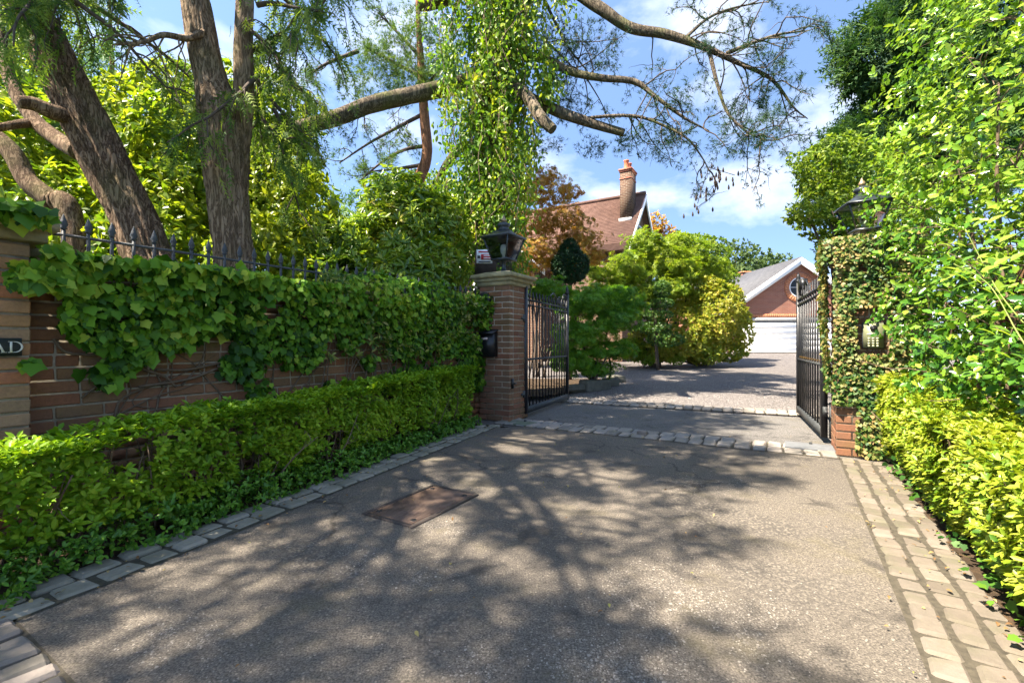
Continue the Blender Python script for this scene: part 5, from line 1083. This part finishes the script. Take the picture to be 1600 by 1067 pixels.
n = 150; y = rng.uniform(1.2, 4.2, n); xx = FXR(y) - rng.random(n) ** 2 * .13 + .05; pos = np.column_stack([xx, y, .03 + rng.random(n) * .10]); R = frames(rng.normal(size=(n, 3)) * A_([1, 1, .5]) + A_([-.6, 0, -.3]), rng.normal(size=(n, 3)) * .6 + UP)
me = mesh_from('leaf_shape', *IVY); me.materials.append(leaf_mat('trailing_leaf', [(.02, .07, .01), (.05, .13, .015), (.10, .2, .02)], True, .25, .5, .25))
for i in range(n): piece('leaf', me, mat4(pos[i], R[i], rng.uniform(.022, .05)), tr)

# ---------------- beyond the gate
sk = thing('stone_edging', 'rough dark stone blocks edging the bed beyond the left gate', 'stone edging', (1.4, 9.6, .0))
for i, (u, v_, y, l, h) in enumerate(((898, 618, 9.9, .45, .16), (922, 610, 10.1, .5, .26), (940, 606, 10.35, .4, .24), (953, 601, 11.0, .45, .22), (962, 596, 11.8, .5, .2))):
    me = bevel_box(l, .3, h, .03, i + 30, .03, .1); me.materials.append(plain('bed_stone%d' % i, (.10, .095, .075), .9, .3, 10, .5)); piece('stone', me, mat4((*P(u, v_, y)[:2], gz(y) + h * .35), np.stack([DV * .9 + NV * .4, -NV * .9 + DV * .4, UP])), sk)
tag(poly_sheet('garden_bed', [(.55, 8.6), (1.9, 10.2), (2.55, 13.0), (.8, 18.5), (-7, 16), (-2.0, 8.0)], .085, SOIL), kind='structure')
shrub('green_maple', 'layered bright green maple arching over the gravel behind the left gate', 'maple', ells([(915, 470, 10.4, .62, .45), (955, 500, 10.6, .6, .45), (905, 520, 10.2, .6, .5), (945, 545, 10.6, .55, .4), (890, 470, 10.2, .55, .5), (930, 575, 10.5, .45, .4), (850, 450, 9.8, .5, .4), (960, 460, 11.2, .55, .4), (895, 560, 10.2, .5, .5), (985, 480, 11.2, .4, .35)]), 4200, 6, (.06, .11), STAR, MAP_G, gnd(925, 10.5) + UP * .1, 6, 'maples in the garden', 1.1, .5, seed=11, lump=.55, inner=.4)
shrub('red_maple', 'copper and orange leaved maple in front of the house', 'maple', ells([(860, 300, 13.4, .75, .55), (830, 350, 13, .8, .5), (880, 345, 13.2, .75, .5), (905, 375, 13.4, .7, .45), (845, 395, 12.8, .75, .5), (890, 405, 13, .7, .45), (850, 275, 13.6, .45, .5), (925, 400, 13.6, .5, .45), (815, 300, 13.2, .6, .5), (890, 300, 13.6, .4, .4), (820, 410, 12.6, .6, .5)]), 3400, 6, (.065, .105), STAR, MAP_R, gnd(840, 13.2), 9, 'maples in the garden', 1.1, .3, seed=12, lump=.45, inner=.5)
tb = thing('topiary_ball', 'dark clipped evergreen ball with pointed top beside the copper maple', 'topiary', gnd(891, 12.4))
tp, td = blob_tips([(P(891, 415, 12.4), (.48, .48, .46)), (P(890, 395, 12.4), (.26, .26, .36))], 3500, .06, 3, .2, .8, 3); p, R, sc = rosettes(tp, td, 5, (.04, .07), .8, .4); v, t, r = inst(DIA, p, R, sc, rng.random(len(p))); x = mk('foliage', v, t, TOPI, tb, r); x['kind'] = 'stuff'
Geo().add(*tube([gnd(891, 12.4), P(891, 430, 12.4)], .05, 8)).build('stem', BARK_D, tb, True)
shrub('lime_maple', 'feathery lime green maple in front of the house gable', 'maple', ells([(1010, 385, 17, .7, .75), (985, 420, 16.6, .75, .7), (1035, 405, 17, .8, .75), (1065, 425, 17.4, .7, .7), (1000, 455, 16.6, .75, .6), (1045, 450, 16.8, .75, .6), (955, 450, 16.2, .7, .6), (1085, 395, 18, .6, .8), (1105, 420, 18.4, .7, .7), (1060, 380, 18, .45, .8), (975, 485, 16, .6, .6), (935, 425, 15.8, .45, .6), (950, 480, 15.6, .5, .7)]), 4600, 6, (.10, .17), STAR, MAP_Y, gnd(1022, 17), 9, 'maples in the garden', 1.1, .4, seed=13, lump=.5, inner=.4, sr=.05)
cp = thing('cloud_pruned_shrub', 'cloud-pruned shrub with flat rounded tiers before the lime maple', 'topiary', gnd(1032, 15.8))
for i, (u, v_, rx, rz) in enumerate(((1034, 452, .30, .28), (1032, 474, .42, .16), (1026, 492, .52, .16), (1020, 512, .6, .2), (1040, 530, .6, .25))):
    tp, td = blob_tips([(P(u, v_, 15.8), (rx, rx, rz))], 420, .08, 3, .15, .7, i); p, R, sc = rosettes(tp, td, 5, (.05, .08), .8, .4); v, t, r = inst(DIA, p, R, sc, rng.random(len(p))); x = mk('tier', v, t, leaf_mat('tier_leaf%d' % i, [(.03, .08, .02), (.06, .14, .025), (.12, .22, .035)], False, .25), cp, r); x['kind'] = 'stuff'
Geo().add(*tube(spline([gnd(1028, 15.8), P(1024, 500, 15.8), P(1034, 455, 15.8)], 10), .06, 8)).build('stem', BARK_D, cp, True)
shrub('golden_shrub', 'large rounded golden-green shrub on the gravel island', 'shrub', ells([(1110, 500, 17.5, 1.3, .95), (1060, 520, 17, 1.1, .85), (1138, 515, 17.5, .85, .95), (1020, 535, 16.8, .85, .7), (1090, 460, 17.8, .95, .8), (1126, 470, 17.8, .8, .8), (1030, 550, 16.8, .6, .6), (1140, 548, 17.4, .6, .6), (1100, 550, 17, .7, .6), (1148, 495, 17.7, .5, .8)]), 8500, 6, (.09, .15), DIA, GSH, gnd(1100, 17.6), 7, None, .9, .35, seed=14, sr=.06, lump=.2)
shrub('low_fern_shrub', 'low bright green ferny plant at the front of the gravel island', 'shrub', ells([(1010, 560, 16.4, .35, .6), (1055, 562, 16.4, .3, .5), (985, 545, 16.6, .5, .8)]), 420, 6, (.08, .14), NARROW, MAP_Y, gnd(1015, 16.5), 3, None, .9, .4, seed=15, sr=.02)
shrub('yellow_shrub', 'tall airy yellow-green shrub rising behind the golden shrub', 'shrub', ells([(1090, 400, 20.5, 1.1, .8), (1105, 440, 20, 1.0, .9), (1070, 440, 20, 1.0, .9), (1120, 420, 21, .6, .6), (1060, 385, 20.8, .7, .7)]), 3600, 6, (.11, .18), DIA, LIM, gnd(1095, 20.4), 5, None, .9, .3, seed=16, sr=.05)
def broad(label, u, v_, y, r, n, seed, mat=FAR, ll=(.3, .5), name='broadleaf_tree', tpl=DIA):
    c = P(u, v_, y); b = gnd(u, y); e = lumps(c, (r, r, r * .8), 11, (r * .35, r * .55), seed, .8); return shrub(name, label, 'tree', e, n, 6, ll, tpl, mat, b, 8, 'far trees', .9, .2, BARK_D, .35, 1.5, .4, max(.08, r * .05), seed)
broad('grey-green tree beyond the slate outbuilding', 1150, 425, 48, 3.0, 1100, 61)
broad('sparse pale tree peeping over the garage roof', 1205, 425, 52, 2.0, 500, 62)
broad('dark red leaved tree just behind the house gable', 1030, 365, 30, 1.3, 500, 63, MAP_R, (.2, .35))
broad('tall green tree in the gap behind the copper maple', 700, 360, 26, 3.6, 1500, 64, RHO, (.25, .4))
broad('far green tree between the pine trunk and the rhododendron', 560, 420, 24, 3.0, 1300, 65, CYP_B, (.25, .4))
broad('round far tree behind the shrubs at left', 420, 330, 22, 3.6, 1500, 66, RHO, (.25, .4))
broad('large far tree behind the leaning trunk', 130, 260, 20, 4.0, 1700, 67, RHO, (.25, .4))
broad('large far tree at the left edge', -120, 300, 16, 4.0, 1400, 68, RHO, (.25, .4))
broad('far tree between the leaning and forked trunks', 290, 330, 19, 3.2, 1400, 69, RHO, (.25, .4))
# right: dark conifer, lime-coloured tree
cf = conifer('dark_conifer', 'tall dark cypress towering above the holly on the right', gnd(1430, 9.6), 14.5, 2.0, 9500, CYP_D, 51, fr=(.28, .5), r=.3, z0=.34, lay=14)
shrub('robinia_tree', 'light yellow-green tree hanging out left of the lamp on the right', 'tree', ells([(1300, 330, 8.4, .55, .8), (1290, 260, 8.6, .5, .8), (1262, 335, 8.4, .34, .5), (1342, 352, 8.2, .42, .6), (1335, 290, 8.6, .7, .9), (1310, 235, 8.8, .35, .8), (1350, 340, 8.4, .7, .9), (1395, 300, 8.8, .7, 1), (1295, 338, 8.2, .33, .4), (1382, 405, 8, .55, .8), (1400, 360, 8.4, .8, 1), (1380, 470, 7.8, .5, .8)]), 5200, 6, (.06, .11), OVAL, LIM, gnd(1370, 8.6), 9, None, .9, -.3, seed=17, sr=.05, lump=.35)
shrub('laurel', 'dark laurel standing behind the holly bank', 'shrub', [((5.5, 4.5, 1.0), (.7, .9, 1.1)), ((5.3, 3.6, 1.9), (.7, .9, 1.0)), ((6.6, 5.2, 1.2), (1.2, 1.4, 1.3)), ((7.2, 4.0, 2.0), (1.3, 1.4, 1.6)), ((6.2, 6.8, 1.2), (.9, 1.2, 1.2)), ((6.4, 5.0, 3.0), (1.2, 1.2, 1.2)), ((6.2, 3.0, 3.6), (1.2, 1.3, 1.3))], 2200, 6, (.09, .15), OVAL, RHO2, (6.6, 5.0, 0), 4, None, seed=18)

# fallen leaves and needles gathered along the edges of the drive
n = 420; y = rng.uniform(1.3, 6, n); e = rng.random(n); xx = np.where(e < .38, LX(y) + rng.exponential(.10, n) - .15, np.where(e < .8, RX(y) + .40 - rng.exponential(.14, n), rng.uniform(-1, 3, n))); ok = (xx > LX(y) - .2) & (xx < RX(y) + .42); n = ok.sum()
LITT = leaf_mat('litter_leaf', [(.16, .09, .04), (.28, .17, .07), (.36, .27, .12), (.2, .2, .06)], False, .2, .7, .2)
v, t, r = inst(T_oval(.3, .1, .3), np.column_stack([xx[ok], y[ok], np.full(n, .022)]), frames(rng.normal(size=(n, 3)) * A_([1, 1, .15]), rng.normal(size=(n, 3)) * .3 + UP), rng.uniform(.010, .025, n), rng.random(n)); tag(mk('leaf_litter', v, t, LITT, None, r), 'dry leaves scattered along the edges of the drive', None, None, 'stuff')

# warning sign beside the lantern, on a dark board behind the pillar
ws = thing('warning_sign', 'small white and red warning sign on a dark board left of the lantern', 'sign', P(757, 425, 7.2) - UP * .3)
sx_ = A_([1., 0, 0]); Geo().box(P(759, 412, 7.22), (.34, .03, .40)).build('board', plain('dark_board', (.05, .035, .028), .8, .3, 12, .3), ws); Geo().box(P(757, 520, 7.25), (.06, .05, 1.9)).build('post', BARK_D, ws)
spl = Geo().box(P(757, 401, 7.19), (.25, .012, .22)).build('sign_plate', WHITEP, ws); RED = plain('red_print', (.55, .04, .04), .5, .1, 9, 0); INK = plain('ink_print', (.05, .04, .04), .6, .1, 9, 0)
Geo().box(P(760, 401.5, 7.18), (.17, .006, .085)).build('red_panel', RED, spl); Geo().box(P(748, 401.5, 7.178), (.045, .006, .045)).build('black_symbol', INK, spl)
for du, dv, l in ((756, 393.5, .17), (757, 409.5, .19)): Geo().box(P(du, dv, 7.178), (l, .004, .018)).build('print_line', INK if dv > 400 else RED, spl)
for dv in (399.5, 403.5): Geo().box(P(761, dv, 7.174), (.11, .004, .016)).build('print_line', WHITEP, spl)
